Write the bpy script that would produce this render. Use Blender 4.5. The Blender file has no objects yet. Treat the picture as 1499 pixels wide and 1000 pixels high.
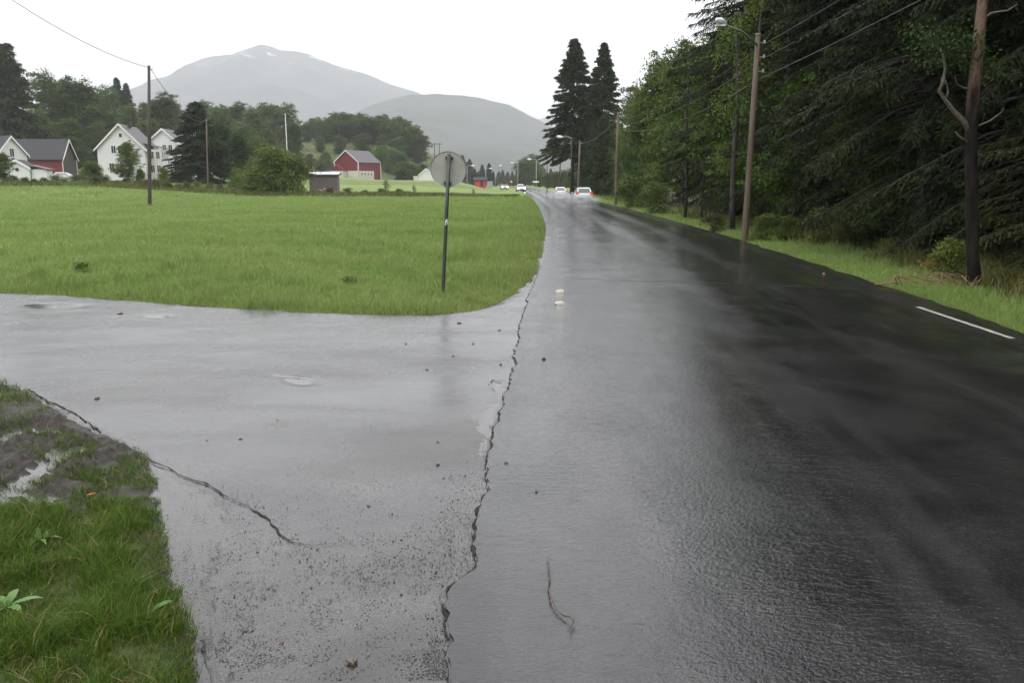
import bpy, math, random
import numpy as np
from mathutils import Vector, Matrix
from mathutils.geometry import tessellate_polygon
rad = math.radians
random.seed(5)
S = bpy.context.scene
COL = S.collection

# ------------------------------------------------------------------ camera
CAM_H = 1.95
FPX = 1210.0
PITCH = math.atan((500-266)/FPX)
cam = bpy.data.cameras.new('camera')
cam.sensor_width = 22.3
cam.lens = FPX*22.3/1499
cam.clip_start = 0.05
cam.clip_end = 30000
cam_o = bpy.data.objects.new('camera', cam)
COL.objects.link(cam_o)
cam_o.location = (0, 0, CAM_H)
cam_o.rotation_euler = (math.pi/2-PITCH, 0, 0)
S.camera = cam_o

# ------------------------------------------------------------------ sky, sun, exposure
W = bpy.data.worlds.new('World'); S.world = W; W.use_nodes = True
nt = W.node_tree; nt.nodes.clear()
def N(nt, t, **kw):
    n = nt.nodes.new(t)
    for k, v in kw.items():
        if k.startswith('i_'):
            key = k[2:].replace('_', ' ')
            n.inputs[int(key) if key.isdigit() else key].default_value = v
        else: setattr(n, k, v)
    return n
out = N(nt, 'ShaderNodeOutputWorld')
sky = N(nt, 'ShaderNodeTexSky', sky_type='NISHITA', sun_disc=False, sun_elevation=rad(48), sun_rotation=rad(200), dust_density=3.0, air_density=1.0)
hsv = N(nt, 'ShaderNodeHueSaturation', i_Saturation=0.35)
nt.links.new(sky.outputs[0], hsv.inputs['Color'])
bg1 = N(nt, 'ShaderNodeBackground', i_Strength=0.05)
nt.links.new(hsv.outputs[0], bg1.inputs[0])
tc = N(nt, 'ShaderNodeTexCoord'); sep = N(nt, 'ShaderNodeSeparateXYZ')
nt.links.new(tc.outputs['Generated'], sep.inputs[0])
mr = N(nt, 'ShaderNodeMapRange'); mr.inputs[1].default_value = 0; mr.inputs[2].default_value = 1
mr.inputs[3].default_value = 1.8; mr.inputs[4].default_value = 2.3
nt.links.new(sep.outputs[2], mr.inputs[0])
no = N(nt, 'ShaderNodeTexNoise', i_Scale=1.6, i_Detail=3.0)
mp = N(nt, 'ShaderNodeMapping'); mp.inputs['Scale'].default_value = (1, 1, 3)
nt.links.new(tc.outputs['Generated'], mp.inputs[0]); nt.links.new(mp.outputs[0], no.inputs['Vector'])
m2 = N(nt, 'ShaderNodeMapRange'); m2.inputs[1].default_value = .3; m2.inputs[2].default_value = .7
m2.inputs[3].default_value = .94; m2.inputs[4].default_value = 1.06
nt.links.new(no.outputs[0], m2.inputs[0])
mu = N(nt, 'ShaderNodeMath', operation='MULTIPLY')
nt.links.new(mr.outputs[0], mu.inputs[0]); nt.links.new(m2.outputs[0], mu.inputs[1])
bg2 = N(nt, 'ShaderNodeBackground'); bg2.inputs[0].default_value = (.985, .985, 1.0, 1)
nt.links.new(mu.outputs[0], bg2.inputs[1])
ad = N(nt, 'ShaderNodeAddShader')
nt.links.new(bg1.outputs[0], ad.inputs[0]); nt.links.new(bg2.outputs[0], ad.inputs[1])
nt.links.new(ad.outputs[0], out.inputs[0])

sun = bpy.data.lights.new('sun', 'SUN'); sun.energy = 0.5; sun.angle = rad(25); sun.color = (1, .97, .93)
so = bpy.data.objects.new('sun', sun); COL.objects.link(so)
so.rotation_euler = (rad(42), 0, rad(-20))
S.view_settings.view_transform = 'Standard'; S.view_settings.look = 'None'
S.view_settings.exposure = 0.62; S.view_settings.gamma = 1.0
S.cycles.max_bounces = 6; S.cycles.diffuse_bounces = 3; S.cycles.glossy_bounces = 3
S.cycles.transmission_bounces = 3; S.cycles.volume_bounces = 0; S.cycles.transparent_max_bounces = 6
S.cycles.caustics_reflective = False; S.cycles.caustics_refractive = False
S.cycles.use_denoising = True
S.cycles.volume_step_rate = 1.0; S.cycles.volume_max_steps = 64

# ------------------------------------------------------------------ measuring helpers
def ray(px, py):
    dx = (px-749.5)/FPX; dy = -(py-500)/FPX
    return (dx, math.cos(PITCH)+dy*math.sin(PITCH), -math.sin(PITCH)+dy*math.cos(PITCH))
def G(px, py, z=0.0):
    d = ray(px, py); t = (z-CAM_H)/d[2]
    return (d[0]*t, d[1]*t)
def atY(px, py, Y):
    d = ray(px, py); t = Y/d[1]
    return (d[0]*t, Y, CAM_H+d[2]*t)
def ss(a, b, x):
    t = np.clip((np.asarray(x, float)-a)/(b-a), 0, 1)
    return t*t*(3-2*t)

_r = np.random.default_rng(11)
_G = _r.random((256, 256))
def vnoise(x, y):
    x = np.asarray(x, float); y = np.asarray(y, float)
    xi = np.floor(x).astype(int); yi = np.floor(y).astype(int)
    fx = x-xi; fy = y-yi; fx = fx*fx*(3-2*fx); fy = fy*fy*(3-2*fy)
    a = _G[xi & 255, yi & 255]; b = _G[(xi+1) & 255, yi & 255]
    c = _G[xi & 255, (yi+1) & 255]; d = _G[(xi+1) & 255, (yi+1) & 255]
    return (a*(1-fx)+b*fx)*(1-fy)+(c*(1-fx)+d*fx)*fy
def fbm(x, y, o=4):
    s = 0; a = .5; t = 0
    for i in range(o):
        s = s+a*vnoise(x*2**i+17.3*i, y*2**i+5.1*i); t += a; a *= .5
    return s/t

# ------------------------------------------------------------------ road outlines (world metres)
PXL = [(655,1000),(668,940),(664,900),(668,872),(697,838),(697,790),(706,740),(715,690),(728,630),(740,590),(752,545),
       (758,510),(762,480),(768,455),(776,430),(787,405),(795,380),(800,350),(797,325),(791,308),(785,298)]
LEFT = [(-.45,-14),(-.35,-2),(-.3,1.5),(-.3,2.4)]+[G(*q) for q in PXL]+[(2.32,110),(2.15,160),(1.7,220),(.4,285),(-5,345),(-18,400),(-45,455),(-90,500)]
RIGHT = [(6.3,-14),(6.42,-2),(6.48,3),(6.55,7),(6.65,10.55),(6.79,12.1),(6.92,14),(7.2,18.75),(7.68,27.4),(8.05,39.1),(8.38,56.5),(8.62,81),
         (8.66,110),(8.45,160),(7.9,220),(6.3,290),(1.5,352),(-12,410),(-38,466),(-86,512)]
def resample(P, n):
    P = np.array(P, float); s = np.r_[0, np.cumsum(np.hypot(*np.diff(P, axis=0).T))]
    # parametrise by arc length but keep near part dense
    q = np.linspace(0, 1, n)**2.2*s[-1]
    return np.c_[np.interp(q, s, P[:, 0]), np.interp(q, s, P[:, 1])]
def by_y(P, ys):
    P = np.array(P); return np.interp(ys, P[:, 1], P[:, 0])
MAIN_POLY = np.array(LEFT+RIGHT[::-1])
VERGE_PX = [(0,563),(40,578),(75,600),(110,618),(150,640),(185,655),(215,672),(222,705),(232,745),(238,790),(250,850),(262,890),(282,940),(292,1000)]
VERGE_EDGE = [(-30,18.6),(-14,12.6),(-8,9.9)]+[G(*q) for q in VERGE_PX]+[(-1.25,2.2),(-1.2,1),(-1.3,-2),(-1.6,-14)]
FAR_PX = [(0,428),(80,432),(150,437),(230,443),(300,448),(380,453),(450,457),(530,460),(590,461),(640,460),(680,456),(715,449),(742,438),(762,424),(776,409),(786,392),(793,372),(797,345)]
FAR_EDGE = [(-32,24),(-14,16.8)]+[G(*q) for q in FAR_PX]
SIDE_POLY = np.array(FAR_EDGE+[(1.9,30),(1.2,14),(.7,6),(.3,2),(.2,-14)]+VERGE_EDGE[::-1])

def inside(P, poly):
    x, y = P[:, 0], P[:, 1]; c = np.zeros(len(x), bool); n = len(poly)
    for i in range(n):
        x1, y1 = poly[i]; x2, y2 = poly[(i+1) % n]
        if y1 == y2: continue
        m = ((y1 > y) != (y2 > y)) & (x < (x2-x1)*(y-y1)/(y2-y1)+x1)
        c ^= m
    return c
def pdist(P, poly):
    d = np.full(len(P), 1e9); n = len(poly)
    for i in range(n):
        a = poly[i]; b = poly[(i+1) % n]; ab = b-a; L = ab@ab
        if L == 0: continue
        t = np.clip(((P-a)@ab)/L, 0, 1)
        q = a+t[:, None]*ab
        d = np.minimum(d, np.hypot(*(P-q).T))
    return d
def sdist(P):
    """distance to the tarmac, negative on it"""
    d = np.full(len(P), 1e9)
    for poly in (MAIN_POLY, SIDE_POLY):
        dd = pdist(P, poly); dd[inside(P, poly)] *= -1
        d = np.minimum(d, dd)
    return d

# ------------------------------------------------------------------ terrain height
def Hbase(x, y):
    x = np.asarray(x, float); y = np.asarray(y, float)
    s1 = 1.45*ss(66, 118, y)*ss(-28, -62, x)
    s2 = 2.0*ss(130, 240, y)*ss(-18, -42, x)
    hump = 2.3*ss(120, 215, y)*(1-ss(228, 275, y))*ss(-1, -20, x)
    hill = 17*ss(305, 385, y)*ss(-26, -52, x)*(1-.75*ss(-95, -150, x))
    left = 15*ss(195, 330, y)*ss(-58, -110, x)
    far = 6*ss(600, 1500, np.hypot(x, y))
    right = 1.0*ss(12, 30, x)*ss(-5, 40, y)*(1-ss(150, 260, y))
    h = s1+np.maximum(s2, hump)+np.maximum(hill, left)+far+right
    h = h+(fbm(x/6, y/6)-.5)*.10*ss(2, 12, np.hypot(x, y))+(fbm(x/40+9, y/40)-.5)*1.5*ss(190, 300, y)
    return h
def ZH(x, y):
    return float(Hbase(np.array([x]), np.array([y]))[0])

# ------------------------------------------------------------------ object helpers
def mark(o, label=None, cat=None, group=None, kind=None):
    if label: o['label'] = label
    if cat: o['category'] = cat
    if group: o['group'] = group
    if kind: o['kind'] = kind
    return o
def link(o, parent=None):
    COL.objects.link(o)
    if parent is not None: o.parent = parent
    return o
def empty(name, loc, label, cat, rz=0, group=None):
    o = bpy.data.objects.new(name, None); o.empty_display_size = .2
    link(o); o.location = loc; o.rotation_euler = (0, 0, rz)
    return mark(o, label, cat, group)
def arr_mesh(name, V, F, mat=None, smooth=False):
    """V (n,3); F (m,k) all faces with k corners"""
    V = np.asarray(V, np.float32); F = np.asarray(F, np.int32)
    me = bpy.data.meshes.new(name)
    me.vertices.add(len(V)); me.vertices.foreach_set('co', V.ravel())
    m, k = F.shape
    me.loops.add(m*k); me.loops.foreach_set('vertex_index', F.ravel())
    me.polygons.add(m); me.polygons.foreach_set('loop_start', np.arange(0, m*k, k, dtype=np.int32))
    me.update(calc_edges=True)
    if smooth: me.polygons.foreach_set('use_smooth', np.ones(m, bool))
    if mat: me.materials.append(mat)
    return me
def mesh_obj(name, me, parent=None):
    return link(bpy.data.objects.new(name, me), parent)
def pyd(name, V, F, mat, parent=None, smooth=False):
    me = bpy.data.meshes.new(name); me.from_pydata([tuple(v) for v in V], [], [tuple(f) for f in F]); me.update()
    if smooth:
        for p in me.polygons: p.use_smooth = True
    me.materials.append(mat)
    return mesh_obj(name, me, parent)
class MB:
    def __init__(s): s.V = []; s.F = []
    def add(s, V, F):
        n = len(s.V); s.V += [tuple(v) for v in V]; s.F += [tuple(i+n for i in f) for f in F]; return s
    def box(s, c, d, M=None):
        x, y, z = d[0]/2, d[1]/2, d[2]/2
        V = [Vector((a*x, b*y, e*z)) for a in (-1, 1) for b in (-1, 1) for e in (-1, 1)]
        if M is not None: V = [M @ v for v in V]
        V = [v+Vector(c) for v in V]
        return s.add(V, [(0,1,3,2),(4,6,7,5),(0,4,5,1),(2,3,7,6),(0,2,6,4),(1,5,7,3)])
    def tube(s, path, r, n=8, cap=True):
        path = [Vector(p) for p in path]
        if not hasattr(r, '__len__'): r = [r]*len(path)
        V = []; F = []
        ref = None
        for i, p in enumerate(path):
            t = (path[min(i+1, len(path)-1)]-path[max(i-1, 0)]).normalized()
            if ref is None: ref = Vector((0, 0, 1)) if abs(t.z) < .9 else Vector((1, 0, 0))
            u = t.cross(ref).normalized(); w = t.cross(u).normalized(); ref = w.cross(t) if False else ref
            for k in range(n):
                a = 2*math.pi*k/n
                V.append(p+(u*math.cos(a)+w*math.sin(a))*r[i])
        for i in range(len(path)-1):
            for k in range(n):
                F.append((i*n+k, i*n+(k+1) % n, (i+1)*n+(k+1) % n, (i+1)*n+k))
        if cap: F += [tuple(range(n))[::-1], tuple((len(path)-1)*n+k for k in range(n))]
        return s.add(V, F)
    def prism(s, poly, a, b, axis='y'):
        """poly of (u,v) extruded between a and b along axis"""
        n = len(poly)
        f = {'y': lambda u, v, t: (u, t, v), 'x': lambda u, v, t: (t, u, v), 'z': lambda u, v, t: (u, v, t)}[axis]
        V = [f(u, v, a) for u, v in poly]+[f(u, v, b) for u, v in poly]
        F = [tuple(range(n)), tuple(range(n, 2*n))[::-1]]+[(i, i+n, (i+1) % n+n, (i+1) % n) for i in range(n)]
        return s.add(V, F)
    def build(s, name, mat, parent=None, smooth=False):
        o = pyd(name, s.V, s.F, mat, parent, smooth)
        return o
def recalc(o):
    import bmesh
    bm = bmesh.new(); bm.from_mesh(o.data); bmesh.ops.recalc_face_normals(bm, faces=bm.faces); bm.to_mesh(o.data); bm.free(); return o

# ------------------------------------------------------------------ materials
def mat_new(name):
    m = bpy.data.materials.new(name); m.use_nodes = True
    nt = m.node_tree; b = nt.nodes['Principled BSDF']
    return m, nt, b, nt.nodes['Material Output']
def ramp(nt, fac, stops, interp='LINEAR'):
    r = nt.nodes.new('ShaderNodeValToRGB'); e = r.color_ramp.elements; r.color_ramp.interpolation = interp
    while len(e) < len(stops): e.new(.5)
    for i, (p, c) in enumerate(stops):
        e[i].position = p
        c = c if hasattr(c, '__len__') else (c, c, c)
        e[i].color = (*c[:3], 1)
    if fac is not None: nt.links.new(fac, r.inputs[0])
    return r.outputs[0]
def noise(nt, scale, detail=4, rough=.55, vec=None, stretch=None, dist=0.0, coord='Object'):
    t = nt.nodes.new('ShaderNodeTexNoise'); t.inputs['Scale'].default_value = scale
    t.inputs['Detail'].default_value = detail; t.inputs['Roughness'].default_value = rough; t.inputs['Distortion'].default_value = dist
    if vec is None:
        c = nt.nodes.new('ShaderNodeTexCoord'); vec = c.outputs[coord]
    if stretch:
        m = nt.nodes.new('ShaderNodeMapping'); m.inputs['Scale'].default_value = stretch
        nt.links.new(vec, m.inputs[0]); vec = m.outputs[0]
    nt.links.new(vec, t.inputs['Vector'])
    return t.outputs[0]
def mixc(nt, fac, a, b, mode='MIX'):
    m = nt.nodes.new('ShaderNodeMix'); m.data_type = 'RGBA'; m.blend_type = mode
    for i, v in ((0, fac), (6, a), (7, b)):
        if hasattr(v, 'is_output') or isinstance(v, bpy.types.NodeSocket): nt.links.new(v, m.inputs[i])
        else: m.inputs[i].default_value = v if i == 0 else (*v[:3], 1)
    return m.outputs[2]
def mth(nt, op, a, b=0.0, clamp=False):
    m = nt.nodes.new('ShaderNodeMath'); m.operation = op; m.use_clamp = clamp
    for i, v in enumerate((a, b)):
        if isinstance(v, bpy.types.NodeSocket): nt.links.new(v, m.inputs[i])
        else: m.inputs[i].default_value = v
    return m.outputs[0]
def maprange(nt, v, a, b, c, d):
    m = nt.nodes.new('ShaderNodeMapRange'); nt.links.new(v, m.inputs[0])
    for i, q in enumerate((a, b, c, d)): m.inputs[i+1].default_value = q
    return m.outputs[0]
def bump(nt, b, h, strength=.3, dist=.02, prev=None):
    n = nt.nodes.new('ShaderNodeBump'); n.inputs['Strength'].default_value = strength; n.inputs['Distance'].default_value = dist
    nt.links.new(h, n.inputs['Height'])
    if prev is not None: nt.links.new(prev, n.inputs['Normal'])
    nt.links.new(n.outputs[0], b.inputs['Normal']); return n.outputs[0]
def simple(name, c1, c2=None, scale=8, rough=.6, bs=0, stretch=None, metal=0, detail=5, bscale=None, spec=.5):
    m, nt, b, o = mat_new(name)
    c2 = c2 or tuple(v*.8 for v in c1)
    n = noise(nt, scale, detail, stretch=stretch)
    nt.links.new(ramp(nt, n, [(.32, c1), (.68, c2)]), b.inputs['Base Color'])
    b.inputs['Roughness'].default_value = rough; b.inputs['Metallic'].default_value = metal
    b.inputs['Specular IOR Level'].default_value = spec
    if bs: bump(nt, b, noise(nt, bscale or scale*3, 3, stretch=stretch), bs, .01)
    return m
def leafmat(name, c1, c2, hue=.03, val=.35, rough=.45, trans=.25, patch=None):
    """leaves: colour differs from leaf to leaf and from plant to plant"""
    m, nt, b, o = mat_new(name)
    g = nt.nodes.new('ShaderNodeNewGeometry'); oi = nt.nodes.new('ShaderNodeObjectInfo')
    col = mixc(nt, g.outputs['Random Per Island'], c1, c2)
    if patch:
        pc = nt.nodes.new('ShaderNodeNewGeometry').outputs['Position']
        n = noise(nt, patch[0], 4, vec=pc)
        col = mixc(nt, maprange(nt, n, .35, .65, 0, 1), col, mixc(nt, 1.0, col, patch[1], 'MULTIPLY'))
    h = nt.nodes.new('ShaderNodeHueSaturation')
    nt.links.new(maprange(nt, oi.outputs['Random'], 0, 1, .5-hue, .5+hue), h.inputs['Hue'])
    r2 = mth(nt, 'FRACT', mth(nt, 'MULTIPLY', oi.outputs['Random'], 7.31))
    nt.links.new(maprange(nt, r2, 0, 1, 1-val, 1+val), h.inputs['Value'])
    nt.links.new(col, h.inputs['Color']); col = h.outputs[0]
    nt.links.new(col, b.inputs['Base Color']); b.inputs['Roughness'].default_value = rough
    b.inputs['Specular IOR Level'].default_value = .12
    t = nt.nodes.new('ShaderNodeBsdfTranslucent'); nt.links.new(col, t.inputs[0])
    mx = nt.nodes.new('ShaderNodeMixShader'); mx.inputs[0].default_value = trans
    nt.links.new(b.outputs[0], mx.inputs[1]); nt.links.new(t.outputs[0], mx.inputs[2]); nt.links.new(mx.outputs[0], o.inputs[0])
    return m

def asphalt(name, lo, hi, r_lo, r_hi, wheel=False):
    m, nt, b, o = mat_new(name)
    pos = nt.nodes.new('ShaderNodeTexCoord').outputs['Object']
    sp = nt.nodes.new('ShaderNodeSeparateXYZ'); nt.links.new(pos, sp.inputs[0])
    fine = noise(nt, 90, 2, vec=pos); mid = noise(nt, 1.3, 5, vec=pos, dist=.6); big = noise(nt, .35, 3, vec=pos)
    vor = nt.nodes.new('ShaderNodeTexVoronoi'); vor.inputs['Scale'].default_value = 110; nt.links.new(pos, vor.inputs['Vector'])
    col = ramp(nt, fine, [(.3, lo), (.62, hi), (.76, tuple(min(1, v*1.9) for v in hi))])
    col = mixc(nt, maprange(nt, mid, .38, .62, 0, .8), col, lo)
    nt.links.new(col, b.inputs['Base Color'])
    if wheel:
        # two lanes of worn wheel tracks filled with a film of water, drawn out along the road
        uv = nt.nodes.new('ShaderNodeUVMap'); uv.uv_map = 'road'
        su = nt.nodes.new('ShaderNodeSeparateXYZ'); nt.links.new(uv.outputs[0], su.inputs[0])
        w = mth(nt, 'SINE', mth(nt, 'MULTIPLY', su.outputs[0], 4*2*math.pi))
        streak = noise(nt, 1.0, 4, vec=uv.outputs[0], stretch=(16, .12, 1))
        blot = noise(nt, 1.1, 7, .68, vec=pos, stretch=(1.2, .7, 1), dist=.8)
        f = mth(nt, 'ADD', mth(nt, 'MULTIPLY', w, .10), mth(nt, 'ADD', mth(nt, 'MULTIPLY', streak, .28), mth(nt, 'MULTIPLY', blot, .77)))
        wet = maprange(nt, f, .36, .68, 0, 1)
    else:
        st = noise(nt, .55, 5, vec=pos, stretch=(.55, 1.7, 1), dist=.5)
        wet = maprange(nt, mth(nt, 'ADD', mth(nt, 'MULTIPLY', st, .6), mth(nt, 'MULTIPLY', mid, .4)), .36, .6, 0, 1)
    nt.links.new(maprange(nt, wet, 0, 1, r_hi, r_lo), b.inputs['Roughness'])
    b.inputs['IOR'].default_value = 1.46
    h = mth(nt, 'ADD', mth(nt, 'MULTIPLY', fine, 1.0), mth(nt, 'MULTIPLY', vor.outputs['Distance'], .6))
    hb = mth(nt, 'MULTIPLY', h, maprange(nt, wet, 0, 1, 1.0, .45))
    n1 = bump(nt, b, hb, .34, .004)
    if not wheel: n1 = bump(nt, b, noise(nt, 42, 3, vec=pos), .34, .004, n1)
    if wheel:
        rp = noise(nt, 15, 3, vec=pos, stretch=(.6, 1.6, 1), dist=1.2)
        n1 = bump(nt, b, mth(nt, 'MULTIPLY', rp, maprange(nt, noise(nt, .9, 3, vec=pos, dist=.6), .35, .65, .35, 1.3)), .42, .010, n1)
        n1 = bump(nt, b, noise(nt, 48, 2, vec=pos, stretch=(.8, 1.2, 1)), .75, .004, n1)
        band = mth(nt, 'ADD', mth(nt, 'MULTIPLY', mth(nt, 'SINE', mth(nt, 'MULTIPLY', su.outputs[0], 22.0)), .12), noise(nt, 1.0, 5, vec=uv.outputs[0], stretch=(22, .25, 1)))
        col = mixc(nt, maprange(nt, band, .50, .68, 0, .32), col, (.042, .041, .040)); nt.links.new(col, b.inputs['Base Color'])  # pale streaks in the base colour stand in for reflected sky
    bump(nt, b, noise(nt, 1.0, 3, vec=pos, stretch=(.8, 1.6, 1)), .22, .03, n1)
    return m

M = {}
M['main'] = asphalt('main_road_asphalt', (.007, .007, .0075), (.024, .024, .024), .05, .24, True)
M['side'] = asphalt('side_road_asphalt', (.014, .014, .0135), (.060, .058, .054), .08, .38)
M['crack'] = simple('tar_crack', (.008, .008, .008), (.040, .036, .030), 30, .9, .6, spec=.1)
M['grit'] = simple('wet_grit', (.02, .019, .018), (.16, .15, .14), 160, .4)
M['darkgrit'] = simple('dark_grit', (.012, .011, .010), (.05, .046, .04), 60, .55)
def water(name, rip):
    m, nt, b, o = mat_new(name)
    b.inputs['Base Color'].default_value = (.05, .049, .046, 1); b.inputs['Roughness'].default_value = .09; b.inputs['IOR'].default_value = 1.38
    bump(nt, b, noise(nt, 22, 2, dist=.5), rip, .004); return m
M['water'] = water('rain_water', .12)
# ground: field grass, forest floor, scrub, mud by zones
def ground_mat():
    m, nt, b, o = mat_new('ground_cover')
    a = nt.nodes.new('ShaderNodeVertexColor'); a.layer_name = 'zone'
    s = nt.nodes.new('ShaderNodeSeparateColor'); nt.links.new(a.outputs[0], s.inputs[0])
    pos = nt.nodes.new('ShaderNodeNewGeometry').outputs['Position']
    n1 = noise(nt, .12, 5, vec=pos); n2 = noise(nt, 3.5, 4, vec=pos); n3 = noise(nt, .8, 4, vec=pos, stretch=(1, .5, 1)); n4 = noise(nt, 30, 3, vec=pos)
    g = ramp(nt, n1, [(.35, (.135, .190, .032)), (.65, (.170, .220, .055))])
    g = mixc(nt, maprange(nt, n3, .3, .7, 0, .8), g, (.085, .135, .020))
    g = mixc(nt, maprange(nt, n2, .45, .75, 0, .5), g, (.11, .145, .042))
    g = mixc(nt, maprange(nt, n4, .45, .62, 0, .5), g, (.055, .095, .014))
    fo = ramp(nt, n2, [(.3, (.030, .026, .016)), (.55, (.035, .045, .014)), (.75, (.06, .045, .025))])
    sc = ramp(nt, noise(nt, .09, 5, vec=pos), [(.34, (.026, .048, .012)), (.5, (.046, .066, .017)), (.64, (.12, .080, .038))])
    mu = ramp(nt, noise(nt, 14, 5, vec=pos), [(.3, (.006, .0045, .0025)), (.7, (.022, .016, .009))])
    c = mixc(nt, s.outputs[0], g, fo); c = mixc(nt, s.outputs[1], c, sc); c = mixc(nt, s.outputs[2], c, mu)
    nt.links.new(c, b.inputs['Base Color']); b.inputs['Specular IOR Level'].default_value = .25
    nt.links.new(maprange(nt, s.outputs[2], 0, 1, .9, .5), b.inputs['Roughness'])
    bump(nt, b, n4, .5, .03); return m
M['ground'] = ground_mat()
M['grass'] = leafmat('meadow_grass', (.168, .232, .048), (.262, .315, .125), hue=0, val=0, trans=.3, patch=(.22, (.70, .82, .66)))
M['verge'] = leafmat('verge_grass', (.038, .090, .008), (.105, .150, .024), hue=0, val=0, trans=.3, patch=(1.3, (.75, .80, .6)))
M['straw'] = leafmat('dead_grass', (.22, .17, .09), (.16, .10, .05), hue=0, val=0, trans=.2)
M['leafroad'] = leafmat('roadside_broadleaf_lit', (.048, .086, .012), (.100, .150, .026), hue=.015, val=.15)  # leaf colour raised to stand for the brighter light on the roadside row
M['conifer'] = leafmat('conifer_needles', (.014, .028, .007), (.036, .050, .013), hue=.01, val=.12, trans=.1, rough=.6)
M['leaf'] = leafmat('broadleaf', (.044, .078, .011), (.086, .125, .022), hue=.02, val=.25)
M['leafdark'] = leafmat('dark_broadleaf', (.016, .032, .006), (.032, .055, .010), hue=.015, val=.2)
M['leaflight'] = leafmat('light_broadleaf', (.060, .100, .018), (.10, .14, .03), hue=.02, val=.2)
M['mossy'] = leafmat('mossy_spruce_needles', (.014, .026, .006), (.045, .055, .012), hue=.015, val=.25, trans=.1, rough=.6)
M['spruce'] = leafmat('spruce_needles', (.008, .016, .004), (.022, .030, .007), hue=.015, val=.2, trans=.08, rough=.55)
M['scrub'] = leafmat('scrub_leaves', (.045, .075, .014), (.11, .10, .033), hue=.02, val=.25)
M['edgeweed'] = leafmat('edge_weeds', (.050, .085, .014), (.150, .115, .045), hue=0, val=0, trans=.2)
M['bark'] = simple('bark', (.036, .030, .026), (.016, .014, .012), 12, .75, .8, stretch=(1, 1, .25))
M['pinebark'] = None

# ------------------------------------------------------------------ the ground sheet
def terrain():
    nr, na = 380, 760
    r = np.exp(np.linspace(math.log(.4), math.log(9500), nr))
    a = np.linspace(0, 2*math.pi, na, endpoint=False)
    R, A = np.meshgrid(r, a, indexing='ij'); X = (R*np.sin(A)).ravel(); Y = (R*np.cos(A)).ravel(); Rf = R.ravel()
    P = np.c_[X, Y]; d = np.full(len(P), 999.); near = Rf < 620
    d[near] = sdist(P[near])
    mrg = .05+.025*Rf
    k = ss(mrg, mrg+.7+.03*Rf, d)
    Z = -.05+(Hbase(X, Y)+.055)*k
    patch = (X > -9.5) & (X < 0) & (Y > .2) & (Y < 9.5)
    Z[patch] = -.2
    V = np.c_[X, Y, Z]; V = np.r_[V, [[0, 0, -.2]]]
    i = np.arange(nr-1)[:, None]*na; j = np.arange(na)[None]; j2 = (j+1) % na
    F = np.stack([(i+j), (i+na+j), (i+na+j2), (i+j2)], -1).reshape(-1, 4)
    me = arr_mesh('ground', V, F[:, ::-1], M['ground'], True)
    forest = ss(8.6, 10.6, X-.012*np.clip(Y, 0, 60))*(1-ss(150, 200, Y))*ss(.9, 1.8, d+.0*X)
    scrub = np.maximum(ss(250, 300, Y)*ss(-18, -36, X), ss(0, 1, ss(195, 230, Y)*ss(-85, -110, X)))
    scrub = np.maximum(scrub, .55*ss(100, 125, Y)*ss(2, -4, X)*(1-ss(180, 260, Y))*ss(-90, -60, X)*ss(.45, .6, fbm(X/25, Y/12)))
    scrub = np.maximum(scrub, ss(500, 900, Rf))
    mud = (1-ss(.1, .35, np.abs(d)))*.7*(Rf < 60)
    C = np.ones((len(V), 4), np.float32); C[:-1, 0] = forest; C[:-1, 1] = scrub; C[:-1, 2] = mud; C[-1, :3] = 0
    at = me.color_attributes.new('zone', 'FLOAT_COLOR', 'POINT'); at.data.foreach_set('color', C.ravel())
    mark(mesh_obj('ground', me), kind='structure')
terrain()

# near left verge: mud with wheel ruts, and turf
RUTS = [[G(-90,800),G(-20,745),G(40,700),G(95,662),G(150,652)], [G(-120,690),G(-40,655),G(40,628),G(120,632)], [G(-120,900),G(-60,800),G(0,760),G(60,735)]]
def rutd(P):
    d = np.full(len(P), 9.); s = np.zeros(len(P))
    for r in RUTS:
        for i in range(len(r)-1):
            a = np.array(r[i]); b = np.array(r[i+1]); ab = b-a; t = np.clip(((P-a)@ab)/(ab@ab), 0, 1)
            dd = np.hypot(*(P-a-t[:, None]*ab).T); m = dd < d
            s[m] = (t*np.linalg.norm(ab)+i)[m]; d = np.minimum(d, dd)
    return d, s
def mudness(P):
    """1 on the churned mud, 0 on the turf"""
    x, y = P[:, 0], P[:, 1]
    edge = 4.75+.35*(fbm(x*1.2, y*1.2+4)-.5)*2-.25*(x+3)
    return ss(-.25, .25, y-edge)*ss(7.9, 7.0, y+.25*(x+5))
def vergez(P):
    x, y = P[:, 0], P[:, 1]
    m = mudness(P); d = -1*np.ones(len(P)); rd, rs = rutd(P)
    n = fbm(x*5, y*5)-.5; n2 = fbm(x*16+3, y*16)-.5
    turf = .03+.04*n
    lug = np.sin((x*.8+y*1.3)*2*math.pi/.16+3*n)*.012
    mud = .010+.065*n+.055*n2+lug*1.9*ss(.6, .2, rd)-.06*np.exp(-(rd/.11)**2)+.02*np.exp(-((rd-.24)/.07)**2)
    return turf*(1-m)+mud*m
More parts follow.
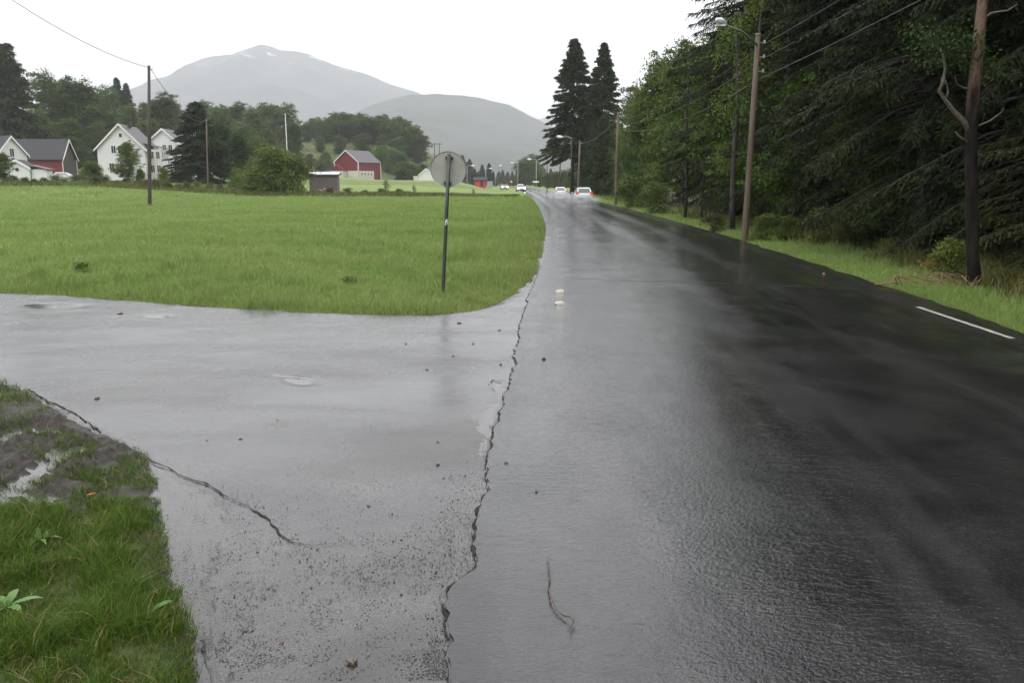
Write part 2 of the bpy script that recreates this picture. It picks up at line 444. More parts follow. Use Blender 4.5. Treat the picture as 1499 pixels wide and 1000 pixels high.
def verge_patch():
    xs = np.arange(-9.5, -.8, .028); ys = np.arange(.2, 10.5, .028)
    X, Y = np.meshgrid(xs, ys, indexing='ij'); P = np.c_[X.ravel(), Y.ravel()]
    d = sdist(P)+(fbm(P[:, 0]*7, P[:, 1]*7)-.5)*.14
    z = vergez(P); k = ss(-.01, .12, d); z = .004*(1-k)+z*k; z = z-.034*ss(.005, -.045, d)
    n = len(ys); i = np.arange(len(xs)-1)[:, None]*n; j = np.arange(n-1)[None]
    F = np.stack([i+j, i+n+j, i+n+j+1, i+j+1], -1).reshape(-1, 4)
    keep = d[F].max(1) > -.05
    F = F[keep]; used, inv = np.unique(F, return_inverse=True); F = inv.reshape(-1, 4)
    V = np.c_[P, z][used]
    me = arr_mesh('roadside_soil', V, F, M['ground'], True)
    C = np.ones((len(V), 4), np.float32); C[:, 0] = .92; C[:, 1] = 0
    C[:, 2] = np.maximum(mudness(P)[used], 1-ss(.02, .14, d[used]))
    at = me.color_attributes.new('zone', 'FLOAT_COLOR', 'POINT'); at.data.foreach_set('color', C.ravel())
    mark(mesh_obj('roadside_soil', me), kind='structure')
    # rain water standing in the ruts
    w = [(-6.2, 8.4), (-4.9, 7.55), (-3.4, 6.15), (-2.85, 5.6), (-2.6, 5.0), (-3.0, 4.3), (-4.6, 4.4), (-7, 5.5)]
    o = pyd('rut_puddle', [(x, y, -.012) for x, y in w], [tuple(range(len(w)))[::-1]], M['water']); mark(o, kind='structure'); o.name = 'puddle'
verge_patch()

# ------------------------------------------------------------------ roads
def flat_poly(name, poly, z, thick, mat):
    pl = [Vector((x, y, 0)) for x, y in poly]
    tris = tessellate_polygon([pl]); n = len(pl)
    V = [(p.x, p.y, z) for p in pl]+[(p.x, p.y, z-thick) for p in pl]
    F = []
    for t in tris:
        a, b, c = (pl[i] for i in t)
        F.append(tuple(t) if (b-a).cross(c-a).z > 0 else tuple(t)[::-1])
    area = sum(pl[i].x*pl[(i+1) % n].y-pl[(i+1) % n].x*pl[i].y for i in range(n))
    for i in range(n):
        j = (i+1) % n
        F.append((i, i+n, j+n, j) if area > 0 else (j, j+n, i+n, i))
    return pyd(name, V, F, mat)
def rough_line(P, step, amp, seed=0, freq=9.):
    P = np.array(P, float); s = np.r_[0, np.cumsum(np.hypot(*np.diff(P, axis=0).T))]
    q = np.arange(0, s[-1], step); X = np.c_[np.interp(q, s, P[:, 0]), np.interp(q, s, P[:, 1])]
    t = np.gradient(X, axis=0); t /= np.linalg.norm(t, axis=1)[:, None]+1e-9; nrm = np.c_[-t[:, 1], t[:, 0]]
    a = (fbm(q*freq+seed, q*0+seed*3.7, 4)-.5)*2*amp
    return X+nrm*a[:, None], nrm
fe, _ = rough_line([p for p in FAR_EDGE], .12, .05, 3, 1.2)
ve, _ = rough_line(VERGE_EDGE[::-1], .06, .05, 8, 3)
side = list(map(tuple, fe))+[(1.9, 30), (1.2, 14), (.7, 6), (.3, 2), (.2, -14)]+list(map(tuple, ve))
PUD = [[(712,562),(735,560),(741,575),(728,597),(727,612),(714,640),(712,672),(698,668),(706,640),(700,625),(703,608),(722,596),(728,582)],
       [(398,548),(430,549),(462,555),(455,566),(432,563),(420,556)],
       [(222,680),(262,702),(300,722),(330,750),(318,800),(300,850),(302,900),(305,1010),(310,1100),(262,1100),(240,880),(230,780),(215,720)],
       
       [(30,446),(90,444),(130,448),(100,452),(50,452)], [(200,463),(240,461),(262,463),(236,467)]]
PUDW = [np.array([G(*q) for q in p]) for p in PUD]
def pud_sd(P):
    d = np.full(len(P), 9.)
    for p in PUDW:
        m = (P[:, 0] > p[:, 0].min()-.6) & (P[:, 0] < p[:, 0].max()+.6) & (P[:, 1] > p[:, 1].min()-.6) & (P[:, 1] < p[:, 1].max()+.6)
        if m.any():
            dd = pdist(P[m], p); dd[inside(P[m], p)] *= -1; d[m] = np.minimum(d[m], dd)
    return d
def side_road():
    poly = np.array(side)
    rad_s = np.exp(np.arange(math.log(1.2), math.log(42), .0075)); aa = np.arange(-1.75, .12, .0075)
    Rr, A = np.meshgrid(rad_s, aa, indexing='ij'); P = np.c_[(Rr*np.sin(A)).ravel(), (Rr*np.cos(A)).ravel()]
    ins = inside(P, poly); bd = np.full(len(P), 9.); 
    n = len(aa); i = np.arange(len(rad_s)-1)[:, None]*n; j = np.arange(n-1)[None]
    F = np.stack([i+j, i+j+1, i+n+j+1, i+n+j], -1).reshape(-1, 4)
    F = F[ins[F].any(1)]; used, inv = np.unique(F, return_inverse=True); F = inv.reshape(-1, 4); P = P[used]; bd = pdist(P, poly); bd[~ins[used]] *= -1
    z = (fbm(P[:, 0]*1.1, P[:, 1]*1.6)-.5)*.008+(fbm(P[:, 0]*6, P[:, 1]*6)-.5)*.003
    sd = pud_sd(P)+(fbm(P[:, 0]*9, P[:, 1]*9)-.5)*.16+(fbm(P[:, 0]*34, P[:, 1]*34)-.5)*.06
    z -= .013*ss(.07, -.05, sd)
    z += .008
    z = np.where(P[:, 0] > by_y([tuple(p) for p in LP_EDGE], P[:, 1])-.03, np.minimum(z, .010), z)
    z -= .05*ss(.03, -.01, bd)
    me = arr_mesh('side_road', np.c_[P, z], F[:, ::-1], M['side'], True)
    mark(mesh_obj('side_road', me), kind='structure')
    for p in PUDW:
        c = p.mean(0); q = c+(p-c)*1.0; q = q+(unit(q-c))*.10
        o = flat_poly('puddle', [tuple(v) for v in q], -.0005, .0005, M['water']); mark(o, kind='structure')
def unit(v): return v/(np.linalg.norm(v, axis=-1, keepdims=True)+1e-9)
LP_EDGE = [p for p in LEFT if p[1] < 60]
side_road()

def main_road():
    ys = np.r_[np.arange(-14, 1.5, .5), np.arange(1.5, 14, .035), np.arange(14, 30, .25), np.arange(30, 290, 3)]
    Lp = np.c_[by_y(LEFT, ys), ys]; Rp = np.c_[by_y(RIGHT, ys), ys]
    L2 = np.array([p for p in LEFT if p[1] > 291]); R2 = np.array([p for p in RIGHT if p[1] > 300])
    Lf = resample(np.r_[Lp[-1:], L2], 30)[1:]; Rf = resample(np.r_[Rp[-1:], R2], 30)[1:]
    Lp = np.r_[Lp, Lf]; Rp = np.r_[Rp, Rf]
    n = len(Lp); q = np.r_[0, np.cumsum(np.hypot(*np.diff(Lp, axis=0).T))]
    j = (fbm(q*2.2, q*0+1, 4)-.5)*.10*(Lp[:, 1] < 30)*ss(30, 8, Lp[:, 1])+(fbm(q*13, q*0+7, 3)-.5)*.045*(Lp[:, 1] < 14)
    Ls = Lp.copy(); Lp[:, 0] += j
    jr = (fbm(q*.9, q*0+5, 4)-.5)*.25; Rp[:, 0] += jr
    us = np.r_[0, .02, np.linspace(0, 1, 14)[1:]]; V = []; UV = []
    for u in us:
        P = (Lp if u == 0 else Ls)*(1-u)+Rp*u
        z = .022+.03*(1-(2*u-1)**2)+(fbm(P[:, 0]*.7, P[:, 1]*.35)-.5)*.010*min(1, u*8)
        if u == 0: z = np.full(n, .022)
        V.append(np.c_[P, z]); UV.append(np.c_[np.full(n, u), q])
    V.append(np.c_[Lp[:, 0]+.002, Lp[:, 1], np.full(n, -.06)]); V.append(np.c_[Rp, np.full(n, -.12)])
    V.append(V[0].copy()); V.append(V[14].copy())
    UV += [UV[0], UV[14], UV[0], UV[14]]
    V = np.concatenate(V); UV = np.concatenate(UV); i = np.arange(n-1)
    F = []
    for k in range(14): F.append(np.c_[k*n+i, (k+1)*n+i, (k+1)*n+i+1, k*n+i+1])
    F.append(np.c_[15*n+i, 17*n+i, 17*n+i+1, 15*n+i+1]); F.append(np.c_[18*n+i, 16*n+i, 16*n+i+1, 18*n+i+1])
    F = np.concatenate(F)
    me = arr_mesh('main_road', V, F, M['main'])
    uv = me.uv_layers.new(name='road'); uv.data.foreach_set('uv', UV[F.ravel()].astype(np.float32).ravel())
    me.polygons.foreach_set('use_smooth', np.r_[np.ones(14*(n-1), bool), np.zeros(2*(n-1), bool)])
    mark(mesh_obj('main_road', me), kind='structure')
    return Lp
LP = main_road()
def road_z(x, y):
    l = float(by_y(LEFT, y)); r = float(by_y(RIGHT, y)); u = (x-l)/(r-l)
    return .022+.03*(1-(2*u-1)**2) if 0 < u < 1 else 0.008

def strip(name, P, w0, z, seed, mat, kind='structure', step=.02, amp=.02, wv=.8, cl=0):
    X, nrm = rough_line(P, step, amp, seed, 11)
    n = len(X); q = np.arange(n)*step
    wid = w0*(1+wv*(fbm(q*14+seed*2, q*0+seed, 4)-.5)*2.6); wid = np.clip(wid, w0*.12, None)
    wid *= ss(0, .25, q)*ss(q[-1]+.01, q[-1]-.25, q)*.95+.05
    wl = wid*(.5+.5*fbm(q*23, q*0+seed+2)); wr = wid*(.5+.5*fbm(q*21, q*0+seed+9))
    zz = np.array([z(a, b) if callable(z) else z for a, b in X])
    V = np.r_[np.c_[X+nrm*wl[:, None], zz], np.c_[X-nrm*wr[:, None], zz]]; i = np.arange(n-1)
    me = arr_mesh(name, V, np.c_[n+i, n+i+1, i+1, i], mat)
    return mark(mesh_obj(name, me), kind=kind)
near = [tuple(p) for p in LP if 2 < p[1] < 24]
Ln = [(x-.012, y) for x, y in near]
strip('road_crack', [p for p in Ln if p[1] < 5.2], .0075, .0135, 2, M['crack'], amp=.010, wv=1.6)
strip('road_crack', [p for p in Ln if 5.0 < p[1] < 20], .007, .0135, 4, M['crack'], amp=.006, wv=1.0)
c2 = [G(*q) for q in [(150,641),(190,658),(225,678),(262,697),(298,710),(328,727),(350,738),(378,752),(396,766),(410,785),(428,798),(455,803),(478,802),(505,801)]]
strip('road_crack', c2, .0065, .0135, 6, M['crack'], amp=.02)
strip('road_crack', [G(*q) for q in [(0,566),(30,575),(42,572),(75,592),(110,607),(150,637)]], .010, .0135, 9, M['crack'], amp=.02)
strip('road_crack', [G(*q) for q in [(396,550),(430,552),(462,556)]], .010, .0135, 12, M['crack'], amp=.015)
strip('road_crack', [G(*q) for q in [(712,563),(722,558),(740,562)]], .012, .0135, 13, M['crack'], amp=.01)

# painted edge line on the right and a paler transverse joint
M['paint'] = simple('road_paint', (.50, .50, .45), (.10, .10, .09), 34, .4, .3)
def quadstrip(name, A, B, w, mat, dz=.004):
    n = 24; V = []
    A = Vector((*A, 0)); B = Vector((*B, 0)); t = (B-A).normalized(); nr = Vector((-t.y, t.x, 0))
    for i in range(n+1):
        p = A.lerp(B, i/n)
        for s in (-1, 1):
            q = p+nr*s*w*(.5+.12*(random.random()-.5)); V.append((q.x, q.y, road_z(q.x, q.y)+dz+.007))
    F = [(2*i, 2*i+1, 2*i+3, 2*i+2) for i in range(n)]
    o = pyd(name, V, F, mat); recalc(o); return mark(o, kind='structure')
quadstrip('road_marking', G(1343, 453), G(1481, 500), .085, M['paint'])
M['joint'] = simple('pavement_joint', (.030, .028, .022), (.014, .014, .013), 9, .45, .8, bscale=80, spec=.3)
quadstrip('pavement_joint', G(835, 410), G(1258, 427), .028, M['joint'], .001)

# ------------------------------------------------------------------ grass
def blades(name, P, H, Wd, lean, mat, seed, label=None, parent=None, bend=1.0):
    rg = np.random.default_rng(seed); n = len(P)
    a = rg.random(n)*2*math.pi; b = rg.random(n)*2*math.pi
    w = np.c_[np.cos(a), np.sin(a), np.zeros(n)]*(Wd/2)[:, None]
    l = np.c_[np.cos(b), np.sin(b), np.zeros(n)]*(lean*H*(.3+rg.random(n)))[:, None]
    up = np.c_[np.zeros(n), np.zeros(n), H]
    p1 = P+up*.55+l*.3; tip = P+up*(1-.25*bend*rg.random(n))[:, None]+l
    V = np.stack([P-w, P+w, p1-w*.75, p1+w*.75, tip], 1).reshape(-1, 3)
    k = np.arange(n)[:, None, None]*5
    F = (k+np.array([[0, 1, 3], [0, 3, 2], [2, 3, 4]])[None]).reshape(-1, 3)
    o = mesh_obj(name, arr_mesh(name, V, F, mat))
    return mark(o, kind='stuff', label=label, cat='grass')
def polar_pts(n, r0, r1, a0, a1, rg, pw=0.0):
    u = rg.random(n); r = np.exp(math.log(r0)+u*(math.log(r1)-math.log(r0))) if pw == 0 else (r0**pw+u*(r1**pw-r0**pw))**(1/pw)
    a = a0+rg.random(n)*(a1-a0)
    return np.c_[r*np.sin(a), r*np.cos(a)], r
def meadow():
    rg = np.random.default_rng(3)
    P, r = polar_pts(620000, 11.3, 125, -.72, .12, rg)
    d = sdist(P); z = Hbase(P[:, 0], P[:, 1])
    keep = (d > -.03) & (P[:, 0] < 3) & (P[:, 1] < 112)
    P, r, z, d = P[keep], r[keep], z[keep], d[keep]
    m = .05+.025*r; z = -.05+(z+.055)*ss(m, m+.7+.03*r, d)
    pn = fbm(P[:, 0]*.45, P[:, 1]*.45, 4)
    H = (.07+.09*np.clip(pn-.3, 0, 1)*2)*(.6+.7*rg.random(len(P)))*(.6+.4*ss(0, .4, d))*(1+.012*r)*(1+.55*ss(2.6, .5, d)*ss(.40, .62, fbm(P[:, 0]*.9+8, P[:, 1]*.9, 3)))
    # taller tufts
    tf = fbm(P[:, 0]*1.7+30, P[:, 1]*1.7, 3); H *= 1+1.1*ss(.62, .74, tf)*ss(60, 20, r)
    Wd = .0065*(r/11)**.85*(.7+.6*rg.random(len(P)))
    blades('meadow_grass', np.c_[P, z-.01], H, Wd, .55, M['grass'], 1, 'bright wet green meadow grass left of the main road beyond the side road')
    # pale seed heads and yellowish stems
    sel = rg.random(len(P)) < .012*ss(60, 12, r)+.05*ss(1.6, .1, d)
    blades('seeding_grass', np.c_[P, z-.01][sel], H[sel]*1.35, Wd[sel]*.8, .4, M['straw'], 2, 'pale seeding stalks scattered among the meadow grass')
    # darker ragged fringe hanging over the tarmac edge
meadow()
def near_turf():
    rg = np.random.default_rng(7)
    n = 620000
    P = np.c_[rg.uniform(-6.6, -.9, n), rg.uniform(2.0, 9.2, n)]
    dd = np.hypot(P[:, 0], P[:, 1]); P = P[rg.random(n) < np.clip((4.2/dd)**2, 0, 1)]
    d = sdist(P)+(fbm(P[:, 0]*7, P[:, 1]*7)-.5)*.14; m = mudness(P)
    clump = fbm(P[:, 0]*4.5+7, P[:, 1]*4.5, 4)
    dens = (1-m)*(.35+.65*ss(.35, .5, clump+.12*ss(0, .3, d)))+m*.9*ss(.43, .54, clump)
    dens = np.maximum(dens, (1-m)*.9*ss(.30, .02, d))
    keep = (d > -.015) & (rg.random(len(P)) < dens)
    P, d, m, clump = P[keep], d[keep], m[keep], clump[keep]
    z = vergez(P)
    H = (.042+.085*ss(.35, .65, clump))*(.5+.8*rg.random(len(P)))*(.62+.38*ss(0, .2, d))*(1-.5*m)
    Wd = .0032*(.6+.9*rg.random(len(P)))
    blades('verge_grass', np.c_[P, z-.005], H, Wd, .9, M['verge'], 4, 'wet tufted green grass in the near left corner beside the mud')
    s = rg.random(len(P)) < .04
    blades('dead_grass', np.c_[P, z-.003][s], H[s]*1.1, Wd[s]*1.1, 1.5, M['straw'], 5, 'brown dead grass stems among the near left turf')
near_turf()
def right_verge():
    rg = np.random.default_rng(9)
    P, r = polar_pts(420000, 9.5, 130, .02, .80, rg)
    xe = by_y(RIGHT, P[:, 1]); off = P[:, 0]-xe
    lim = 1.5+.9*fbm(P[:, 1]*.35, P[:, 1]*0)+.5*(r < 25)
    keep = (off > .12) & (off < lim+1.5) & (rg.random(len(P)) < 1-.8*ss(lim-.4, lim+1.3, off))
    P, r, off, lim = P[keep], r[keep], off[keep], lim[keep]
    d = off; z = Hbase(P[:, 0], P[:, 1]); m = .05+.025*r; z = -.05+(z+.055)*ss(m, m+.7+.03*r, d)
    H = (.07+.14*fbm(P[:, 0]*.9, P[:, 1]*.9))*(.5+.7*rg.random(len(P)))*(.5+.5*ss(0, .5, off))*(1+.7*ss(lim-.6, lim+.3, off))*(1+.008*r)
    Wd = .006*(r/11)**.8*(.7+.6*rg.random(len(P)))
    blades('roadside_grass', np.c_[P, z-.01], H, Wd, .6, M['grass'], 6, 'green strip of grass between the main road and the dark forest')
right_verge()
def forest_edge_weeds():
    rg = np.random.default_rng(19)
    P, r = polar_pts(160000, 10, 110, .02, .80, rg)
    off = P[:, 0]-by_y(RIGHT, P[:, 1]); f = fbm(P[:, 0]*.8+3, P[:, 1]*.6, 4)
    keep = (off > 1.1) & (off < 4.2) & (rg.random(len(P)) < ss(1.1, 2.2, off)*ss(.40, .55, f))
    P, r, off, f = P[keep], r[keep], off[keep], f[keep]; n = len(P)
    H = (.12+.42*ss(.45, .7, f))*(.4+.8*rg.random(n)); Wd = .011*(r/11)**.8*(.6+.8*rg.random(n))
    blades('undergrowth', np.c_[P, Hbase(P[:, 0], P[:, 1])-.02], H, Wd, .8, M['edgeweed'], 20, 'brownish tangled undergrowth between the green verge and the forest')
forest_edge_weeds()

# ------------------------------------------------------------------ trees
def rhombi(C, D, Wv):
    n = len(C); V = np.stack([C-D, C+Wv, C+D, C-Wv], 1).reshape(-1, 3)
    return V, np.arange(n*4).reshape(-1, 4)
def unit(v): return v/(np.linalg.norm(v, axis=-1, keepdims=True)+1e-9)
def broadleaf(seed, h, rad_, base, nclump, per, leaf, mat, crad=.75, lobes=6, flat=1.0, barkm=None, multi=1, narrow=1.0):
    rg = np.random.default_rng(seed)
    # crown volume: a union of uneven lobes around the stem
    L = []
    for i in range(lobes):
        t = (i+.5)/lobes; z = base+(h-base)*(.05+.87*t)
        k = math.sin(math.pi*(.24+.64*t))**.7*narrow
        a = rg.random()*6.28; off = rad_*k*.45*rg.random()
        L.append((off*math.cos(a), off*math.sin(a), z, rad_*k*rg.uniform(.55, .8), (h-base)*rg.uniform(.16, .24)))
    L.append((0, 0, h-(h-base)*.2, rad_*.42*narrow, (h-base)*.2))
    L = np.array(L); idx = rg.integers(0, len(L), nclump); l = L[idx]
    d = unit(rg.normal(size=(nclump, 3))); rr = rg.random(nclump)[:, None]**.38*rg.uniform(.8, 1.12, (nclump, 1))
    cc = l[:, :3]+d*rr*np.c_[l[:, 3], l[:, 3], l[:, 4]]
    cc[:, 2] = np.maximum(cc[:, 2], base*.8+.2)
    cr = crad*rg.uniform(.5, 1.25, nclump)
    ii = np.repeat(np.arange(nclump), per); n = len(ii)
    off = rg.normal(size=(n, 3))*.5; off[:, 2] *= .55*flat
    C = cc[ii]+off*cr[ii, None]
    # drooping edge of each spray
    C[:, 2] -= .25*np.hypot(off[:, 0], off[:, 1])**2*cr[ii]
    D = unit(rg.normal(size=(n, 3))+np.c_[off[:, :2]*1.2, -.4*np.ones(n)]); Wv = unit(np.cross(D, rg.normal(size=(n, 3))*np.array([.6, .6, 1.6])))
    s = leaf*rg.uniform(.6, 1.3, (n, 1))*.5
    V, F = rhombi(C, D*s, Wv*s*.62)
    crown = arr_mesh('crown', V, F, mat)
    mb = MB(); tr = h*.012+.04
    stems = []
    for m_ in range(multi):
        a = rg.random()*6.28; o = .0 if multi == 1 else .35
        pts = [(math.cos(a)*o*t*4*rad_*.15+rg.normal()*.06*h/10*t, math.sin(a)*o*t*4*rad_*.15+rg.normal()*.06*h/10*t, t*h*.86) for t in np.linspace(0, 1, 7)]
        mb.tube(pts, [tr*(1.25 if i == 0 else 1)*(1-.8*i/6)/multi**.4 for i in range(7)], 7); stems.append(pts)
    for k in range(min(26, nclump//5)):
        c = cc[rg.integers(0, nclump)]; st = stems[rg.integers(0, multi)]
        zz = max(base*.8, c[2]-np.hypot(c[0], c[1])*.8-.5); q = min(5, max(0, int(zz/(h*.86)*6))); p = Vector(st[q])
        m = p.lerp(Vector(c), .5)+Vector((0, 0, .25)); r0 = tr*(1-.8*q/6)*.45
        mb.tube([p, m, Vector(c)], [r0, r0*.6, .012], 5, False)
    me = bpy.data.meshes.new('trunk'); me.from_pydata(mb.V, [], mb.F); me.update(); me.materials.append(barkm or M['bark'])
    for p in me.polygons: p.use_smooth = True
    return me, crown
def spruce(seed, h, rad_, base, step, mat, dens=9, tuft=.24, droop=1.0, bare=0.0, k=4):
    rg = np.random.default_rng(seed); mb = MB(); tr = h*.011+.04
    pts = [(.05*math.sin(t*5), .05*math.cos(t*4), t*h) for t in np.linspace(0, 1, 9)]
    mb.tube(pts, [tr*(1-.93*i/8)*(1.2 if i == 0 else 1) for i in range(9)], 9)
    TP = []; TD = []; TL = []
    z = base
    while z < h-.15:
        t = (z-base)/(h-base); Lm = rad_*((1-t)**.8)*(.55+.45*min(1, t*7+.35))+.12
        nb = int(rg.integers(5, 9))
        for b in range(nb):
            a = rg.random()*6.28; L = Lm*rg.uniform(.55, 1.2)
            if rg.random() < .06: continue
            dirv = np.array([math.cos(a), math.sin(a), 0]); sidev = np.array([-dirv[1], dirv[0], 0])
            up0 = .35*t+rg.uniform(-.12, .12)-.08
            def pos(s): return dirv*L*s+np.array([0, 0, 1])*(L*(up0*s-.48*droop*s*s*(1-t*.6)+.16*s**4))+np.array([0, 0, z])
            if L > .6: mb.tube([pos(0), pos(.35), pos(.7), pos(1)], [.012+.012*L, .010+.007*L, .012, .006], 4, False)
            n = max(4, int(L*dens))
            for s in np.sqrt(np.linspace(.04 if t > .2 else .18, 1, n)):
                p = pos(s)
                for sd in (-1, 1):
                    l = (.20+.42*L*(1-s)*.5+.12*rg.random())*rg.uniform(.7, 1.2)
                    TP.append(p); TL.append(min(l, .85))
                    TD.append(dirv*.65+sidev*sd*rg.uniform(.5, 1.0)+np.array([0, 0, -rg.uniform(.1, .75)*droop]))
            TP.append(pos(.93)); TL.append(.3); TD.append(dirv+np.array([0, 0, .1]))
        z += step*rg.uniform(.6, 1.4)*(1-.35*t)
    TP = np.array(TP); TD = unit(np.array(TD)); TL = np.array(TL); n = len(TP)
    ii = np.repeat(np.arange(n), k); s = np.tile(np.linspace(.1, .95, k), n)
    C = TP[ii]+TD[ii]*(TL[ii]*s)[:, None]; C[:, 2] -= .25*s**2*TL[ii]*droop
    m = len(ii); D = unit(TD[ii]+rg.normal(size=(m, 3))*.33+np.array([0, 0, -.25*droop])); Wv = unit(np.cross(D, rg.normal(size=(m, 3))*np.array([.5, .5, 1.2])))
    sz = tuft*rg.uniform(.6, 1.25, (m, 1))*.5
    V, F = rhombi(C, D*sz, Wv*sz*.26)
    crown = arr_mesh('crown', V, F, mat)
    me = bpy.data.meshes.new('trunk'); me.from_pydata(mb.V, [], mb.F); me.update(); me.materials.append(M['bark'])
    for p in me.polygons: p.use_smooth = True
    return me, crown
def plant(proto, name, x, y, label, cat, s=1.0, rz=None, group=None, z=None, sxy=None, parts=('trunk', 'crown')):
    o = empty(name, (x, y, (ZH(x, y) if z is None else z)-.03), label, cat, rz if rz is not None else random.random()*6.28, group)
    o.scale = (sxy or s, sxy or s, s)
    for nm, me in zip(parts, proto): mesh_obj(nm, me, o)
    return o
def at_px(px, Y): return (px-749.5)/FPX*Y*1.0*(1/ (math.cos(PITCH)+ (500-266)/FPX*math.sin(PITCH)))  # X of a column near the horizon
PR = {}
PR['bA'] = broadleaf(1, 12, 4.6, .8, 430, 75, .25, M['leaf'], .78, 9)
PR['bB'] = broadleaf(2, 13, 4.4, .9, 430, 75, .25, M['leaf'], .78, 10, narrow=.95)
PR['bC'] = broadleaf(3, 11, 5.0, .6, 430, 75, .25, M['leaf'], .8, 8)
PR['bD'] = broadleaf(4, 13, 4.2, .8, 420, 100, .19, M['leafroad'], .8, 10)
PR['bE'] = broadleaf(5, 12, 3.6, 1.8, 340, 100, .19, M['leafroad'], .72, 9, multi=3)
PR['dk'] = broadleaf(6, 9, 4.2, 1.5, 200, 110, .20, M['leafdark'], .9, 6, multi=4)
PR['bu'] = broadleaf(7, 4, 3.0, .1, 130, 110, .17, M['leaf'], .75, 6, multi=4)
PR['bu2'] = broadleaf(8, 2.2, 1.5, .05, 60, 90, .12, M['leaflight'], .5, 4, multi=4)
PR['sc'] = broadleaf(9, 1.5, 1.4, .0, 50, 70, .11, M['scrub'], .42, 4, multi=3)
PR['weed'] = broadleaf(12, 1.5, 1.6, .0, 60, 60, .16, M['grass'], .5, 4, multi=3)
PR['sap'] = broadleaf(10, 4.2, .8, .8, 40, 60, .11, M['leaf'], .4, 5)
PR['s1'] = spruce(21, 22, 3.8, 2.0, .27, M['spruce'], dens=12, tuft=.125, k=9, droop=1.1)
PR['s2'] = spruce(22, 20, 3.4, 1.5, .27, M['spruce'], dens=12, tuft=.12, k=9, droop=1.25)
PR['s5'] = spruce(27, 18, 3.3, .3, .24, M['mossy'], dens=10, tuft=.13, k=8, droop=.8)
PR['s3'] = spruce(23, 12, 2.9, .3, .20, M['conifer'], dens=11, tuft=.34, droop=1.2)
PR['s4'] = spruce(24, 24, 5.0, 6.0, .26, M['conifer'], dens=9, tuft=.50, k=4)

PR['s6'] = spruce(33, 24, 4.8, 4.0, .25, M['conifer'], dens=9, tuft=.46, k=4, droop=1.3)
# --- the forest right of the road -------------------------------------------------
rf = np.random.default_rng(31)
gF = 'spruces of the dense forest right of the road'
row = []
for Y in np.arange(13.5, 46, 3.3):
    X = 11.0+.03*Y+rf.uniform(-.5, 1.2)
    row.append((X, Y+rf.uniform(-.8, .8), 0))
for Y in np.arange(16, 60, 4.6):
    row.append((15.5+.03*Y+rf.uniform(-1.2, 1.6), Y, 1))
for Y in np.arange(20, 75, 6.0):
    row.append((21+.05*Y+rf.uniform(-2, 2), Y, 1))
for Y in np.arange(26, 80, 8):
    row.append((29+rf.uniform(-2, 3), Y, 1))
for Y in np.arange(3, 14, 4.0):  # spruces out of view, added for their shade and dark reflection
    row.append((11.5+rf.uniform(-.4, 1.0), Y, 0))
for i, (x, y, k) in enumerate(row):
    if k == 0:
        lab = 'tall dark drooping spruce in the front row of the forest right of the road'
    else:
        lab = 'dark spruce deeper inside the forest behind the front row'
    plant(PR[('s1', 's5', 's2')[i % 3]], 'spruce_tree', x, y, lab, 'spruce', s=rf.uniform(.92, 1.15), group=gF+(' front row' if k == 0 else ' inner rows'), rz=rf.random()*6.28)
gD = 'leafy trees along the road between the tall spruces and the dark forest'
dl = [(942,78,'bE',1.08,'leafy green tree with a loose pointed top nearest the tall spruce pair'),
      (975,68,'bD',1.0,'broad bright green tree second from the tall spruce pair'),
      (1010,58,'bE',.98,'leafy green tree with several slender pale stems in the roadside row'),
      (1035,50,'bD',.84,'green tree at the near end of the leafy row beside the dark spruces'),
      (915,96,'bD',.85,'low green tree tucked against the tall spruce pair')]
for px, Y, pr, s, lab in dl:
    plant(PR[pr], 'leafy_tree', at_px(px, Y)+1.6, Y, lab, 'tree', s=s, group=gD)
for i, (x, y, s_) in enumerate([(10.6, 24.5, .42), (10.5, 31, .5), (10.8, 36, .6), (11.2, 42, .6)]):
    plant(PR['bE'], 'leafy_tree', x, y, 'young leafy tree growing thinly between the front spruces of the forest', 'tree', s=s_, group='young leafy trees among the front spruces')
plant(PR['s1'], 'spruce_tree', 15.6, 52, 'tall spruce whose crown rises at the left end of the dark forest', 'spruce', s=1.05, rz=2)
plant(PR['s2'], 'spruce_tree', 14.0, 44, 'tall spruce right beside the one that rises at the left end of the forest', 'spruce', s=1.1, rz=4)
for i, (x, y) in enumerate([(17, 62), (19, 76), (21, 90), (16, 104), (24, 108), (20, 52)]):
    plant(PR['bA' if i % 2 else 'bD'], 'leafy_tree', x, y, 'green tree in the second row behind the leafy roadside trees', 'tree', s=rf.uniform(.9, 1.1), group='second row behind the leafy roadside trees')
plant(PR['s4'], 'spruce_tree', at_px(838, 138), 138, 'tallest dark spruce rising left of the pair above the white cars', 'spruce', s=1.02, rz=1, sxy=1.12)
plant(PR['s6'], 'spruce_tree', at_px(880, 134), 134, 'tall dark spruce on the right of the pair above the white cars', 'spruce', s=.97, rz=3, sxy=1.0)
for px, Y, s in ((872, 120, .95), (895, 112, .8), (858, 128, .85), (845, 142, .6)):
    plant(PR['s3'], 'spruce_tree', at_px(px, Y)+1, Y, 'lower green spruce filling in below the tall spruce pair', 'spruce', s=s, group='lower spruces below the tall pair')
